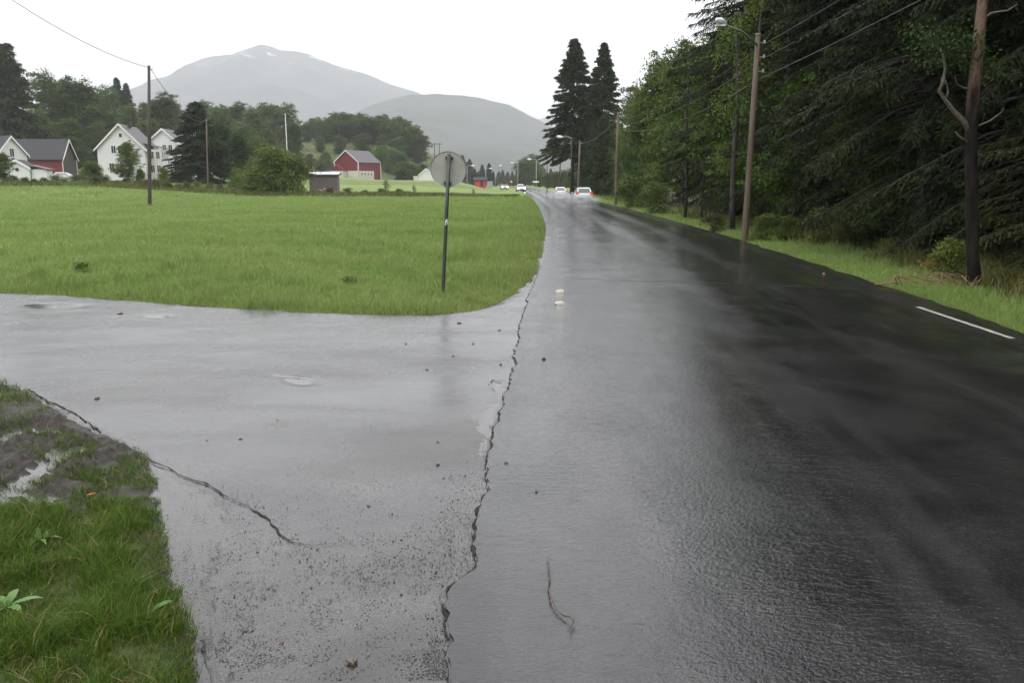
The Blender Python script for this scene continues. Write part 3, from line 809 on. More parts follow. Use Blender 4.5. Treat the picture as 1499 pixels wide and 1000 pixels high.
# slim stems at the forest edge
def slim(px, py, Y, h, r, label, lean=0.0):
    x = G(px, py)[0]; mb = MB(); rg = random.Random(int(px))
    pts = [(lean*t*h+.12*math.sin(t*6+px)*t, .1*math.cos(t*5), t*h) for t in [i/8 for i in range(9)]]
    mb.tube(pts, [r*(1.15-.6*i/8) for i in range(9)], 9)
    for i in range(12):
        z = h*rg.uniform(.25, .95); a = rg.random()*6.28; L = rg.uniform(.4, 1.3); q = pts[int(z/h*8)]
        mb.tube([(q[0], q[1], z), (q[0]+math.cos(a)*L, q[1]+math.sin(a)*L, z+rg.uniform(-.1, .4))], [.02, .006], 4, False)
    o = empty('slim_tree', (x, Y, ZH(x, Y)), label, 'tree'); mb.build('trunk', M['bark'], o, True)
    g = np.random.default_rng(int(px)); n = 2600; tz = g.random(n)**.7
    cz = h*(.45+.55*tz); rr = 1.3*(1-tz*.4); a = g.random(n)*6.28; q = np.sqrt(g.random(n))
    C = np.c_[lean*cz+rr*q*np.cos(a), rr*q*np.sin(a), cz]; keep = fbm(C[:, 0]*1.4+px, C[:, 2]*1.4, 3) > .48; C = C[keep]
    D = unit(g.normal(size=(len(C), 3))); Wv = unit(np.cross(D, g.normal(size=(len(C), 3)))); V, F = rhombi(C, D*.06, Wv*.04)
    mesh_obj('crown', arr_mesh('crown', V, F, M['leaf']), o)
    return o
slim(1072, 336, 34.5, 8, .11, 'tall dark trunk with high branches just left of the big utility pole', -.03)
slim(1093, 338, 33.8, 9, .09, 'thin grey trunk leaning beside the dark trunk left of the utility pole', .03)
slim(1137, 338, 33.6, 14, .16, 'dark reddish trunk at the forest edge right of the utility pole', .0)
slim(1064, 330, 37, 9, .07, 'thin leaning stem among the trees left of the dark trunk', -.02)
slim(1000, 318, 46, 8, .09, 'slender pale stem below the leafy roadside trees', -.02)
slim(1022, 320, 44, 8, .06, 'second slender pale stem below the leafy roadside trees', .01)
slim(1035, 321, 43.5, 8, .07, 'third slender pale stem, nearest the spruces', .02)

# the bare trunk close to the right edge of the view, with a crooked dead branch
def big_trunk():
    m, nt, b, o_ = mat_new('pine_bark')
    pos = nt.nodes.new('ShaderNodeTexCoord').outputs['Object']; sp = nt.nodes.new('ShaderNodeSeparateXYZ'); nt.links.new(pos, sp.inputs[0])
    n = noise(nt, 11, 5, vec=pos, stretch=(1, 1, .3)); c1 = ramp(nt, n, [(.35, (.007, .006, .006)), (.65, (.020, .016, .014))])
    c2 = ramp(nt, n, [(.35, (.08, .04, .025)), (.5, (.13, .09, .07)), (.68, (.04, .022, .016))])
    nt.links.new(mixc(nt, maprange(nt, mth(nt, 'ADD', sp.outputs[2], mth(nt, 'MULTIPLY', n, 1.5)), 3.9, 4.6, 0, 1), c1, c2), b.inputs['Base Color'])
    b.inputs['Roughness'].default_value = .85; b.inputs['Specular IOR Level'].default_value = .1; bump(nt, b, n, .8, .02)
    Y = 15.3; P = [atY(px, py, Y) for px, py in [(1428,428),(1426,380),(1424,300),(1422,200),(1423,140),(1428,90),(1434,40),(1440,0),(1448,-60),(1462,-180),(1470,-320)]]
    x0 = P[0][0]; o = empty('bare_pine_tree', (x0, Y, 0), 'bare trunk with flaking reddish upper bark and a crooked dead branch', 'tree')
    mb = MB(); mb.tube([(p[0]-x0, .05*math.sin(i), p[2]) for i, p in enumerate(P)], [.13, .108, .105, .104, .102, .098, .092, .085, .08, .06, .04], 12)
    mb.build('trunk', m, o, True)
    d = MB()
    def L(pts, dy): return [tuple(np.array(atY(px, py, Y-dy*i))-np.array([x0, Y, 0])) for i, (px, py) in enumerate(pts)]
    d.tube(L([(1422,198),(1412,178),(1396,162),(1384,146),(1375,132),(1380,118),(1384,100),(1380,80),(1376,70)], .03), [.05, .045, .04, .035, .035, .03, .025, .02, .01], 7)
    d.tube(L([(1384,146),(1388,135),(1386,122),(1382,112)], .03), [.02, .018, .012, .006], 5)
    d.tube(L([(1420,210),(1405,200),(1398,192)], .05), [.03, .02, .01], 5)
    d.tube(L([(1424,130),(1410,128),(1400,122),(1398,110)], .06), [.025, .015, .01, .006], 5)
    d.tube(L([(1430,185),(1450,176),(1465,165),(1470,158)], .06), [.02, .015, .01, .006], 5)
    d.tube(L([(1436,30),(1452,18),(1475,15),(1490,5)], .06), [.03, .02, .015, .008], 5)
    d.build('dead_branch', simple('dead_wood', (.15, .12, .095), (.06, .05, .04), 18, .7, .5), o, True)
    g = np.random.default_rng(4); cl = np.array([L([q], 0)[0] for q in [(1380,72),(1362,88),(1395,80),(1368,56),(1412,66),(1352,68),(1432,80),(1440,100),(1400,50),(1385,95),(1345,45)]])
    ii = np.repeat(np.arange(len(cl)), 130); C = cl[ii]+g.normal(size=(len(ii), 3))*np.array([.17, .22, .10]); D = unit(g.normal(size=C.shape)); Wv = unit(np.cross(D, g.normal(size=C.shape)))
    V, F = rhombi(C, D*.035, Wv*.022); mesh_obj('leaf_spray', arr_mesh('leaf_spray', V, F, M['leafdark']), o)
big_trunk()
# shrubs in the verge and under the trees
for px, py, pr, s, lab in [(1395,412,'bu2',.4,'light green leafy shrub at the foot of the bare pine trunk'),
                           (1120,352,'bu2',.42,'pale green shrub just right of the big utility pole base'),
                           (1150,352,'bu2',.4,'small green shrub under the forest edge right of the utility pole'),
                           (1045,338,'sc',.5,'low scrubby plant at the forest edge left of the utility pole'),
                           (1250,365,'sc',.7,'brownish green scrub plant in front of the dark spruces'),
                           (1210,358,'sc',.8,'green scrub plant under the front spruces'),
                           (1300,382,'sc',.4,'weedy scrub plant midway along the right verge'),
                           (1475,425,'sc',.28,'low weeds just right of the bare pine trunk'),
                           (960,312,'bu2',.9,'leafy shrub at the foot of the bright green tree'),
                           (925,304,'bu2',1.1,'bush beside the slim utility pole at the forest edge')]:
    x, y = G(px, py); plant(PR[pr], 'roadside_shrub', x, y, lab, 'shrub', s=s)
def brush():
    mb = MB(); rg = random.Random(2); x0, y0 = G(1455, 420)
    for i in range(46):
        x = rg.gauss(0, .8); y = rg.gauss(0, .45); a = rg.random()*6.28; L = rg.uniform(.3, 1.1)
        mb.tube([(x, y, .04), (x+math.cos(a)*L*.5, y+math.sin(a)*L*.5, rg.uniform(.1, .25)), (x+math.cos(a)*L, y+math.sin(a)*L, rg.uniform(.02, .2))], [.014, .01, .004], 4)
    o = mb.build('brushwood_pile', simple('dead_twigs', (.22, .12, .07), (.10, .055, .035), 20, .7)); o.location = (x0, y0, ZH(x0, y0)); mark(o, 'reddish brown dead twigs lying right of the bare pine trunk', 'brushwood')
brush()
def orange_leaves():
    rg = np.random.default_rng(6); x0, y0 = G(1362, 402)
    C = rg.normal(size=(60, 3))*np.array([.10, .10, .05])+np.array([0, 0, .22]); D = unit(rg.normal(size=C.shape)); Wv = unit(np.cross(D, rg.normal(size=C.shape)))
    V, F = rhombi(C, D*.03, Wv*.02); me = arr_mesh('withered_plant', V, F, leafmat('withered', (.55, .22, .10), (.4, .12, .06), 0, 0))
    o = mesh_obj('withered_plant', me); o.location = (x0, y0, ZH(x0, y0)); mark(o, 'withered orange leaves in the grass left of the leafy shrub', 'plant', kind='stuff')
orange_leaves()

# --- left side: farmyard trees, ridge trees, hill trees, far tree line ---------------
def tree_px(pr, name, px, Y, toppy, label, cat='tree', h0=12.0, group=None, sxy=1.0, z=None):
    x = at_px(px, Y); zb = ZH(x, Y); zt = atY(px, toppy, Y)[2]; s = (zt-zb)/h0
    return plant(PR[pr], name, x, Y, label, cat, s=s, sxy=s*sxy, group=group, z=z)
tree_px('s3', 'spruce_tree', 30, 205, 60, 'large dark conifer behind the small white house at far left', 'spruce', sxy=1.15)
tree_px('s3', 'spruce_tree', -25, 215, 100, 'dark conifer at the left margin of the ridge', 'spruce')
tree_px('s3', 'spruce_tree', 183, 300, 112, 'twin topped spruce standing above the ridge behind the white farmhouse', 'spruce', sxy=.9)
tree_px('s3', 'spruce_tree', 196, 302, 120, 'slightly lower spruce right beside the spruce above the farmhouse', 'spruce', sxy=.9)
tree_px('bB', 'leafy_tree', 200, 262, 155, 'round green tree directly behind the chimney of the white farmhouse', h0=13)
tree_px('s3', 'spruce_tree', 293, 150, 147, 'dark conifer half covering the second white house', 'spruce', sxy=1.85)
gR = 'leafy trees of the ridge behind the farm'
ridge = [(88,250,112),(115,262,120),(135,250,116),(160,270,130),(60,235,160),(100,235,172),(75,225,180),(150,240,178),(225,280,150),(245,262,140),(262,285,150),(225,245,175),(270,250,185),(305,300,148),(330,285,155),(352,305,152),(375,290,158),(398,320,150),(420,322,155),(360,262,180),(395,270,190),(430,300,178),(330,250,190),(10,240,130),(-15,230,140),(-40,250,130),(118,225,200),(180,235,190),(-60,235,150)]
for i, (px, Y, t) in enumerate(ridge):
    tree_px(('bA', 'bB', 'bC')[i % 3], 'leafy_tree', px, Y, t, 'green leafy tree of the wooded ridge behind the white farmhouses', h0=(12, 13, 11)[i % 3], group=gR, sxy=1.25)
gH = 'leafy trees crowning the hill behind the red barn'
hill = [(448,372,182),(465,385,172),(480,368,178),(497,388,166),(513,372,164),(530,380,166),(546,368,172),(560,384,168),(575,370,174),(590,378,172),(603,366,184),(470,352,200),(500,350,198),(530,352,195),(560,352,198),(585,352,200),(612,360,196),(455,378,178),(473,374,176),(489,372,172),(505,375,170),(522,370,170),(538,366,172),(553,370,174),(568,366,176),(582,364,180),(595,360,190)]
for i, (px, Y, t) in enumerate(hill):
    tree_px(('bA', 'bC', 'bB')[i % 3], 'leafy_tree', px, Y, t, 'rounded green tree on the hill crest behind the central red barn', h0=(12, 11, 13)[i % 3], group=gH, sxy=1.55)
for i, (px, Y, t, s) in enumerate([(480,330,222,.8),(455,325,225,.8),(470,318,232,.8),(440,318,228,.9),(560,335,212,.7),(574,330,216,.7),(585,325,222,.8),(430,322,215,1),(590,300,236,1.0),(603,302,238,1.0),(617,306,240,.8)]):
    tree_px('bu', 'hillside_bush', px, Y, t, 'green bush on the open slope around the red barn', 'bush', h0=4, group='bushes on the slope around the barn', sxy=1.0)
# orchard trees and bushes by the farmhouses
tree_px('dk', 'orchard_tree', 328, 150, 182, 'dark broad tree with several stems right of the conifer', h0=9, sxy=1.15)
tree_px('dk', 'orchard_tree', 352, 142, 196, 'low dark many stemmed tree next to the flagpole bush', h0=9, sxy=.9)
tree_px('bA', 'leafy_tree', 375, 152, 205, 'light green tree behind the large round bush', h0=12, sxy=1.4)
for px, Y, t, s, lab in [(405,112,214,1.0,'large round dark green bush at the field edge'),(425,114,226,1.0,'bush forming the right flank of the large round bush'),(382,113,232,1.0,'lower bush forming the left flank of the large round bush'),
                         (137,128,236,1.0,'round green bush left of the white farmhouse'),(350,126,246,.8,'pale low bush in front of the dark orchard trees'),(240,135,244,.55,'small bush at the corner between the two white houses'),(205,124,246,.6,'round bush at the foot of the farmhouse wall')]:
    tree_px('bu', 'round_bush', px, Y, t, lab, 'bush', h0=4, sxy=s*1.0)
tree_px('bE', 'garden_tree', 188, 124, 207, 'small loose garden tree in front of the white farmhouse gable', h0=12, sxy=1.25)
tree_px('bE', 'garden_tree', 6, 122, 224, 'small garden tree in front of the white cottage', h0=12, sxy=1.5)
tree_px('sap', 'sapling', 564, 112, 262, 'thin sapling on the ditch line below the central red barn', h0=4.2, sxy=1.5)
tree_px('sap', 'sapling', 605, 112, 270, 'small leafy sapling on the ditch line left of the round sign', h0=4.2, sxy=1.3)
tree_px('sap', 'sapling', 693, 112, 276, 'tiny sapling on the ditch line right of the round sign', h0=4.2, sxy=1.6)
# field edge scrub: separate bushes where they read as such, a weed belt between them
rg = np.random.default_rng(12)
for i, px in enumerate(np.r_[np.arange(-40, 350, 15), np.arange(455, 600, 26)]):
    Y = 116+rg.uniform(-3, 4) if px < 360 else 113
    sc = rg.uniform(.5, 1.0)*(1 if px < 360 else .8)
    plant(PR['sc'], 'hedge_shrub', at_px(px, Y), Y, 'low scrubby shrub of the hedge along the far edge of the meadow', 'shrub', s=sc, group='scrubby hedge along the far edge of the meadow')
def weeds():
    g = np.random.default_rng(13); n = 60000
    px = g.uniform(-80, 760, n); Y = 112+2.2*g.normal(size=n)+4*(px < 350); X = (px-749.5)/FPX*Y
    d = sdist(np.c_[X, Y]); k = d > .4; X, Y, px = X[k], Y[k], px[k]
    H = (.35+.5*fbm(X*.5, Y*.3))*(.5+g.random(len(X)))*(1-.45*ss(560, 740, px)); z = Hbase(X, Y)
    blades('weed_belt', np.c_[X, Y, z-.05], H, .09+.06*g.random(len(X)), .5, M['scrub'], 14, 'belt of tall weeds along the ditch at the far edge of the meadow')
weeds()
gT = 'trees of the far tree line across the valley'
fr = np.random.default_rng(15)
for px, t in [(677,226),(684,236),(688,232),(695,246),(700,250),(706,240),(712,248),(716,238),(722,250),(729,252),(736,248),(742,252),(750,250),(757,247),(763,250),(797,246),(806,246),(815,250),(826,248)]:
    Y = fr.uniform(380, 560); tree_px('s3', 'distant_spruce', px, Y, t, 'distant spruce of the tree line where the road disappears', 'spruce', group='spruces of the far tree line', sxy=1.1)
for px, t in [(672,258),(683,262),(694,262),(705,260),(716,262),(727,260),(738,262),(749,260),(760,255),(768,232),(776,228),(784,238),(790,250),(802,254),(812,252),(824,250),(836,248),(850,246),(866,244)]:
    Y = fr.uniform(330, 470) if px < 790 else fr.uniform(250, 330); tree_px(('bA', 'bC')[int(px) % 2], 'distant_tree', px, Y, t, 'distant leafy tree of the tree line where the road disappears', h0=(12, 11)[int(px) % 2], group='leafy trees of the far tree line', sxy=1.5)
for px in range(640, 900, 13):
    Y = fr.uniform(600, 800); tree_px('s3', 'distant_spruce', px, Y, 252+fr.uniform(-5, 4), 'hazy spruce of the farthest visible forest edge', 'spruce', group='spruces of the farthest forest edge', sxy=1.3)

# ------------------------------------------------------------------ buildings
M['white'] = simple('white_boards', (.54, .54, .53), (.47, .47, .46), 4, .6, .25, (1, 1, 9))
M['whitetrim'] = simple('white_trim', (.62, .62, .60), (.55, .55, .53), 6, .55)
M['red'] = simple('red_boards', (.135, .007, .010), (.085, .005, .008), 5, .6, .3, (9, 9, 1))
M['slate'] = simple('slate_roof', (.035, .035, .038), (.02, .02, .023), 3, .65, .4, (1, 6, 6), spec=.2)
M['slatelight'] = simple('light_slate_roof', (.085, .082, .085), (.05, .048, .052), 3, .6, .4, (1, 6, 6), spec=.25)
M['glass'] = simple('window_glass', (.02, .022, .025), None, 2, .08)
M['darkwood'] = simple('dark_wood', (.035, .022, .018), (.018, .012, .010), 6, .7, .3, (6, 6, 1))
M['cream'] = simple('cream_wall', (.46, .44, .36), (.38, .36, .29), 4, .7)
M['tin'] = simple('corrugated_tin', (.30, .31, .33), (.22, .23, .25), 3, .35, .4, (12, 1, 1))
M['greywall'] = simple('weathered_wall', (.10, .085, .072), (.06, .05, .043), 5, .8, .3)
M['concrete'] = simple('concrete', (.30, .30, .28), (.22, .22, .21), 3, .8)
def gable(root, w, l, eave, ridge, wall, roofm, over=.35, z0=-.4, trim=True, base=None, y0=0.0, x0=0.0, rotlocal=0):
    mb = MB(); mb.prism([(x0-w/2, z0), (x0+w/2, z0), (x0+w/2, eave), (x0, ridge), (x0-w/2, eave)], y0, y0+l)
    recalc(mb.build('wall', wall, root))
    sl = (ridge-eave)/(w/2); rf = MB()
    for s in (-1, 1):
        a = (x0, ridge+.02); b = (x0+s*(w/2+over), eave-over*sl+.02)
        rf.prism([a, b, (b[0], b[1]+.17), (a[0], a[1]+.19)], y0-over, y0+l+over)
    ro = rf.build('roof', roofm, root); recalc(ro)
    if trim:
        t = MB()
        for s in (-1, 1):
            a = (x0, ridge+.22); b = (x0+s*(w/2+over+.03), eave-over*sl+.2)
            t.prism([a, b, (b[0], b[1]-.34), (a[0], a[1]-.36)], y0-over-.06, y0-over-.003)
        recalc(t.build('bargeboard', M['whitetrim'], root))
    return ro
def window(root, face, u, z, w, h, half, frame='whitetrim', bar=True, name='window'):
    """face: front (normal -y at y=half) or side (normal +x at x=half)"""
    def bx(mb, du, dz, sw, sh, out, th):
        if face == 'front': mb.box((u+du, half-out, z+dz), (sw, th, sh))
        else: mb.box((half+out, u+du, z+dz), (th, sw, sh))
    f = MB()
    for s in (-1, 1): bx(f, s*(w/2+.05), 0, .10, h+.2, .03, .08); bx(f, 0, s*(h/2+.05), w, .10, .03, .08)
    if bar: bx(f, 0, 0, .06, h, .022, .05)
    fo = f.build(name, M[frame], root)
    g = MB(); bx(g, 0, 0, w-.002, h-.002, .012, .02); g.build('pane', M['glass'], fo)
    return fo
def chimney(ro, x, y, z, h=1.1):
    mb = MB(); mb.box((x, y, z), (.6, .6, h)); mb.box((x, y, z+h/2+.04), (.72, .72, .1)); mb.build('chimney', M['darkwood'], ro)
def door(root, face, u, half, w=.95, h=2.0, z0=0.0, mat='greywall'):
    mb = MB()
    if face == 'front': mb.box((u, half-.03, z0+h/2), (w, .08, h))
    else: mb.box((half+.03, u, z0+h/2), (.08, w, h))
    o = mb.build('door', M[mat], root); k = MB(); k.box((u+.35, half-.09, z0+1) if face == 'front' else (half+.09, u+.35, z0+1), (.08, .05, .05)); k.build('handle', M['tin'], o)

def farmhouse():
    Y = 155; x = at_px(181, Y); z = ZH(x, Y)-.1
    top = atY(180, 182, Y)[2]-z; eave = atY(180, 217, Y)[2]-z
    o = empty('farmhouse', (x, Y, z), 'white wooden farmhouse with grey roof, chimney and gable facing the meadow', 'house', rad(9))
    w = 8.2; ro = gable(o, w, 11, eave, top, M['white'], M['slatelight'], .45)
    chimney(ro, .7, 4.5, top+.35, 1.3)
    window(o, 'front', -1.25, eave-.2, .75, 1.3, 0); window(o, 'front', -.1, eave-.2, .75, 1.3, 0)
    window(o, 'front', .15, top-1.9, .55, .7, 0, bar=False); window(o, 'front', -1.8, eave-3.3, .8, 1.3, 0); window(o, 'front', 1.4, eave-3.3, .8, 1.3, 0)
    # two storey wing on the right
    g = MB(); g.box((w/2+1.1, 5.2, eave/2-.1), (2.2, 5.0, eave+.2)); g.build('wing', M['white'], o)
    g = MB(); g.prism([(w/2-1.4, eave+1.1), (w/2+2.5, eave+.15), (w/2+2.5, eave+.3), (w/2-1.4, eave+1.27)], 2.4, 8.0); recalc(g.build('wing_roof', M['slatelight'], o))
    for zz in (eave-1.1, eave-3.6):
        for u in (.55, 1.6): window(o, 'front', w/2+u, zz, .6, 1.3, 2.7)
        for u in (3.6, 5.2, 6.8): window(o, 'side', u, zz, .8, 1.3, w/2+2.2)
    for zz in (eave-1.1, eave-3.6): window(o, 'side', 1.3, zz, .8, 1.3, w/2)
    g = MB(); g.prism([(-w/2-.1, 0), (-w/2-1.3, 0), (-w/2-1.3, 1.9), (-w/2-.1, 2.7)], 3, 7); recalc(g.build('lean_to', M['white'], o))
def house_two():
    Y = 172; x = at_px(243, Y); z = ZH(x, Y)-.1
    top = atY(243, 189, Y)[2]-z; eave = atY(243, 214, Y)[2]-z
    o = empty('farmhouse', (x, Y, z), 'second white house, paler and behind, partly covered by the dark conifer', 'house', rad(3))
    ro = gable(o, 7.8, 10, eave, top, M['white'], M['slatelight'], .4)
    for u in (-.6, .6): window(o, 'front', u+.8, eave-.3, .7, 1.2, 0)
    for u in (-2.2, .6, 2.4): window(o, 'front', u, eave-3.2, .8, 1.3, 0)
    for u in (2, 4.5, 7.5):
        for zz in (eave-1.2, eave-3.6): window(o, 'side', u, zz, .8, 1.3, 3.9)
    chimney(ro, -.6, 5, top+.3, 1.0); door(o, 'front', -.9, 0, z0=.3)
def red_barn_left():
    Y = 172; x = at_px(104, Y); z = ZH(x, Y)
    top = atY(90, 205, Y)[2]-z; eave = atY(90, 233, Y)[2]-z
    o = empty('barn', (x, Y, z), 'dark roofed red barn with a dark panel as the shade in its open gable end behind the small white house', 'barn', rad(101))
    ro = gable(o, 9.0, 15, eave, top, M['red'], M['slate'], .4, z0=-1.5)
    g = MB(); g.prism([(-4.3, -.5), (4.3, -.5), (4.3, eave-.1), (0, top-.25), (-4.3, eave-.1)], -.05, -.006); recalc(g.build('gable_shade_panel', M['darkwood'], o))  # thin dark panel laid on the wall as the shade inside the open gable
    g = MB(); g.box((-4.45, -.12, eave/2-.5), (.16, .1, eave+1)); g.build('corner_post', M['whitetrim'], o)
    g = MB(); g.box((4.45, -.12, eave/2-.5), (.16, .1, eave+1)); g.build('corner_post', M['whitetrim'], o)
def cottage():
    Y = 140; x = at_px(22, Y); z = ZH(x, Y)
    top = atY(20, 200, Y)[2]-z; eave = atY(20, 226, Y)[2]-z
    o = empty('cottage', (x, Y, z), 'small white house with dark slate roof at the far left edge', 'house', rad(66))
    gable(o, 5.2, 9, eave, top, M['white'], M['slate'], .3, z0=-1)
    window(o, 'front', 0, eave+.3, .7, 1.3, 0)
    p = empty('garden_shed', (at_px(27, 132), 132, ZH(at_px(27, 132), 132)), 'little white gabled outbuilding with one round window before the cottage', 'shed', rad(8))
    t2 = atY(27, 235, 132)[2]-p.location.z; e2 = atY(27, 246, 132)[2]-p.location.z
    gable(p, 3.6, 3, e2, t2, M['white'], M['slate'], .25, z0=-1)
    mb = MB(); mb.tube([(0, -.06, e2-.2), (0, -.01, e2-.2)], .28, 14); mb.build('round_window', M['glass'], p)
    g = MB(); g.box((3.0, 1.6, e2/2-.6), (2.2, 2.4, e2+.9)); g.build('annex', M['white'], p); g = MB(); g.prism([(1.7, e2+.55), (4.4, e2-.1), (4.4, e2-.22), (1.7, e2+.43)], .1, 3.1); recalc(g.build('annex_roof', M['slatelight'], p))
def red_barn():
    Y = 284; x = at_px(508, Y); z = atY(508, 262, Y)[2]
    top = atY(509, 220, Y)[2]-z; eave = atY(509, 237, Y)[2]-z; fl = atY(509, 250, Y)[2]-z
    o = empty('barn', (x, Y, z), 'red barn with grey roof and white base standing below the hill', 'barn', rad(-25))
    ro = gable(o, 9.6, 13, eave, top, M['red'], M['slatelight'], .35, z0=-1.6)
    g = MB(); g.box((0, -.22, fl/2-.3), (9.7, .42, fl+.6)); g.build('white_base', M['cream'], o)
    g = MB(); g.box((4.98, 4.2, fl/2-.3), (.34, 8.6, fl+.6)); g.build('white_base', M['cream'], o)
    for u in (.8, 2.6, 4.4, 6.2): window(o, 'side', u+.6, fl*.62, .7, .8, 5.16, 'whitetrim', False)
    for xx in (-4.8, 4.8):
        g = MB(); g.box((xx, -.08, (fl+eave)/2), (.28, .14, eave-fl)); g.build('corner_board', M['whitetrim'], o)
    g = MB(); g.box((4.86, 13.05, eave/2), (.2, .2, eave)); g.build('corner_board', M['whitetrim'], o)
    g = MB(); g.box((-2.0, -1.7, fl/2-.3), (5.2, 2.6, fl+.6)); g.build('porch', M['cream'], o)
    g = MB(); g.prism([(-4.8, fl+.02), (.8, fl+.02), (-2, fl+2.0)], -3.05, -.44); recalc(g.build('porch_gable', M['red'], o))
    door(o, 'front', -1.9, -3.0, 1.0, 2.0, 0.1, 'greywall')
def tin_shed():
    Y = 122; x = at_px(473, Y); z = ZH(x, Y); top = atY(473, 253.5, Y)[2]-z
    o = empty('shed', (x, Y, z), 'low weathered shed with a pale tin roof right of the big round bush', 'shed', rad(4))
    g = MB(); g.box((0, 1.3, top/2-.4), (4.0, 2.6, top+.4)); g.build('wall', M['greywall'], o)
    g = MB(); g.prism([(-.35, top-.22), (1.3, top+.12), (3.0, top-.22), (3.0, top-.12), (1.3, top+.22), (-.35, top-.12)], -2.35, 2.35, 'x'); recalc(g.build('roof', M['tin'], o))
    g = MB(); g.prism([(0, top-.25), (2.6, top-.25), (1.3, top+.05)], 2.02, 2.12, 'x'); recalc(g.build('gable_board', M['darkwood'], o))
    door(o, 'front', .9, 0, .9, 1.7)
def rubble():
    m = simple('rubble_stone', (.26, .13, .09), (.16, .11, .09), 1.5, .8, .4); rg = random.Random(3)
    x0 = at_px(482, 115); o = empty('rubble_heap', (x0, 115, ZH(x0, 115)), 'heap of reddish rubble and boards in front of the tin roofed shed', 'rubble heap')
    for i in range(26):
        mb = MB(); sx = rg.uniform(.3, .9); R_ = Matrix.Rotation(rg.random()*6, 3, 'Z') @ Matrix.Rotation(rg.uniform(-.5, .5), 3, 'X')
        px = rg.gauss(0, 1.5); mb.box((px, rg.uniform(-.5, .5), .15+rg.random()*max(0, .9-abs(px)*.28)), (sx, sx*.8, sx*.55), R_)
        mb.V = [tuple(c+rg.uniform(-.07, .07) for c in v) for v in mb.V]; mb.build('stone', m if i % 5 else M['whitetrim'], o)
def far_buildings():
    Y = 250; x = at_px(624, Y); z = ZH(x, Y)
    o = empty('outbuilding', (x, Y, z), 'small white outbuilding half hidden behind the round sign', 'shed', rad(-14))
    t = atY(624, 247, Y)[2]-z; gable(o, 4.4, 5, t*.62, t, M['white'], M['slatelight'], .2, z0=-1.5)
    g = MB(); g.box((-3.1, 1.5, t*.25), (1.8, 3, t*.6)); g.build('annex', M['cream'], o)
    Y = 232; x = at_px(703, Y); z = ZH(x, Y)-.2; t = atY(703, 263, Y)[2]-z
    o = empty('hut', (x, Y, z), 'small bright red hut with a dark roof beside the far road', 'hut', 0)
    g = MB(); g.box((0, 1, t/2-.5), (3.1, 2.2, t+.6)); g.build('wall', simple('bright_red', (.42, .03, .025), (.32, .025, .02), 4, .6), o)
    g = MB(); g.prism([(-.4, t-.2), (2.5, t-.1), (2.5, t+.02), (1.0, t+.75), (-.4, t-.06)], -1.9, 1.9, 'x'); recalc(g.build('roof', M['slate'], o))
    door(o, 'front', .4, -.1, .8, 1.7, 0, 'darkwood')
    Y = 226; x = at_px(717, Y); z = ZH(x, Y)-.1
    o = empty('utility_cabinet', (x, Y, z), 'grey box shaped cabinet right of the bright red hut', 'cabinet')
    g = MB(); g.box((0, 0, .9), (1.5, .7, 1.8)); g.box((0, 0, 1.84), (1.7, .9, .1)); g.build('body', M['tin'], o)
    g = MB(); g.box((-.35, -.37, .9), (.6, .05, 1.5)); g.build('door', M['concrete'], o); g = MB(); g.box((.35, -.37, .9), (.6, .05, 1.5)); g.build('door', M['concrete'], o)
farmhouse(); house_two(); red_barn_left(); cottage(); red_barn(); tin_shed(); rubble(); far_buildings()

# ------------------------------------------------------------------ poles, lamps, wires, sign
M['pole'] = simple('weathered_pole', (.095, .068, .042), (.055, .040, .026), 7, .7, .4, (1, 1, .1))
M['poledark'] = simple('tarred_pole', (.045, .030, .022), (.022, .016, .013), 7, .7, .4, (1, 1, .1))
M['steel'] = simple('galvanised_steel', (.30, .31, .31), (.22, .23, .23), 6, .45)
M['lampshell'] = simple('lamp_shell', (.66, .68, .68), (.55, .57, .57), 4, .35)
M['wire'] = simple('wire', (.05, .05, .05), None, 3, .5)
def pole(px_b, py_b, px_t, py_t, r, label, mat='pole', Y=None, cross=False, insul=0, bandcol=False, cat='utility pole'):
    x, y = G(px_b, py_b) if Y is None else (at_px(px_b, Y), Y)
    z = ZH(x, y)-.1; X2, _, Z2 = atY(px_t, py_t, y)
    h = Z2-z; o = empty('utility_pole', (x, y, z), label, cat)
    mb = MB(); mb.tube([(0, 0, -.3), (0, 0, 0), ((X2-x)*.5, 0, h*.5), (X2-x, 0, h)], [r*1.2, r*1.15, r, r*.78], 12); mb.build('post', M[mat], o, True)
    g = MB(); g.tube([(X2-x, 0, h), (X2-x, 0, h+.03)], r*.9, 12); g.build('cap', M['steel'], o)
    if bandcol:
        g = MB(); zb = h-.85; g.tube([(X2-x, 0, zb), (X2-x, 0, zb+.05)], r*.86, 12); g.build('band', simple('orange_band', (.45, .16, .04), None, 3, .6), o)
    for i in range(insul):
        g = MB(); zz = h-.25-.45*i; g.tube([(X2-x+r*.6, 0, zz), (X2-x+r+.12, 0, zz)], .015, 6); g.tube([(X2-x+r+.12, 0, zz-.03), (X2-x+r+.12, 0, zz+.08)], [.04, .03], 8); g.build('insulator', M['steel'], o)
    return o, Vector((X2, y, Z2))
_, PT1 = pole(219, 302, 218, 96, .135, 'tall dark wooden pole standing alone in the meadow', 'poledark', insul=1)
_, PT2 = pole(304, 262, 302, 173, .12, 'shorter wooden pole beside the dark conifer at the farm', Y=140, insul=1)
o1, PT3 = pole(1090, 351, 1110, 50, .105, 'large pale brown utility pole at the right verge carrying a street lamp', bandcol=True, insul=3)
_, PT4 = pole(901, 300, 905, 165, .12, 'slim pole against the bright leafy trees at the forest edge', insul=2)
_, PT5 = pole(846, 285, 849, 206, .13, 'pale wooden pole above the nearer white car', Y=104, insul=1)
_, PT6 = pole(818, 279, 821, 226, .12, 'dark pole above the farther white car', 'poledark', Y=150)
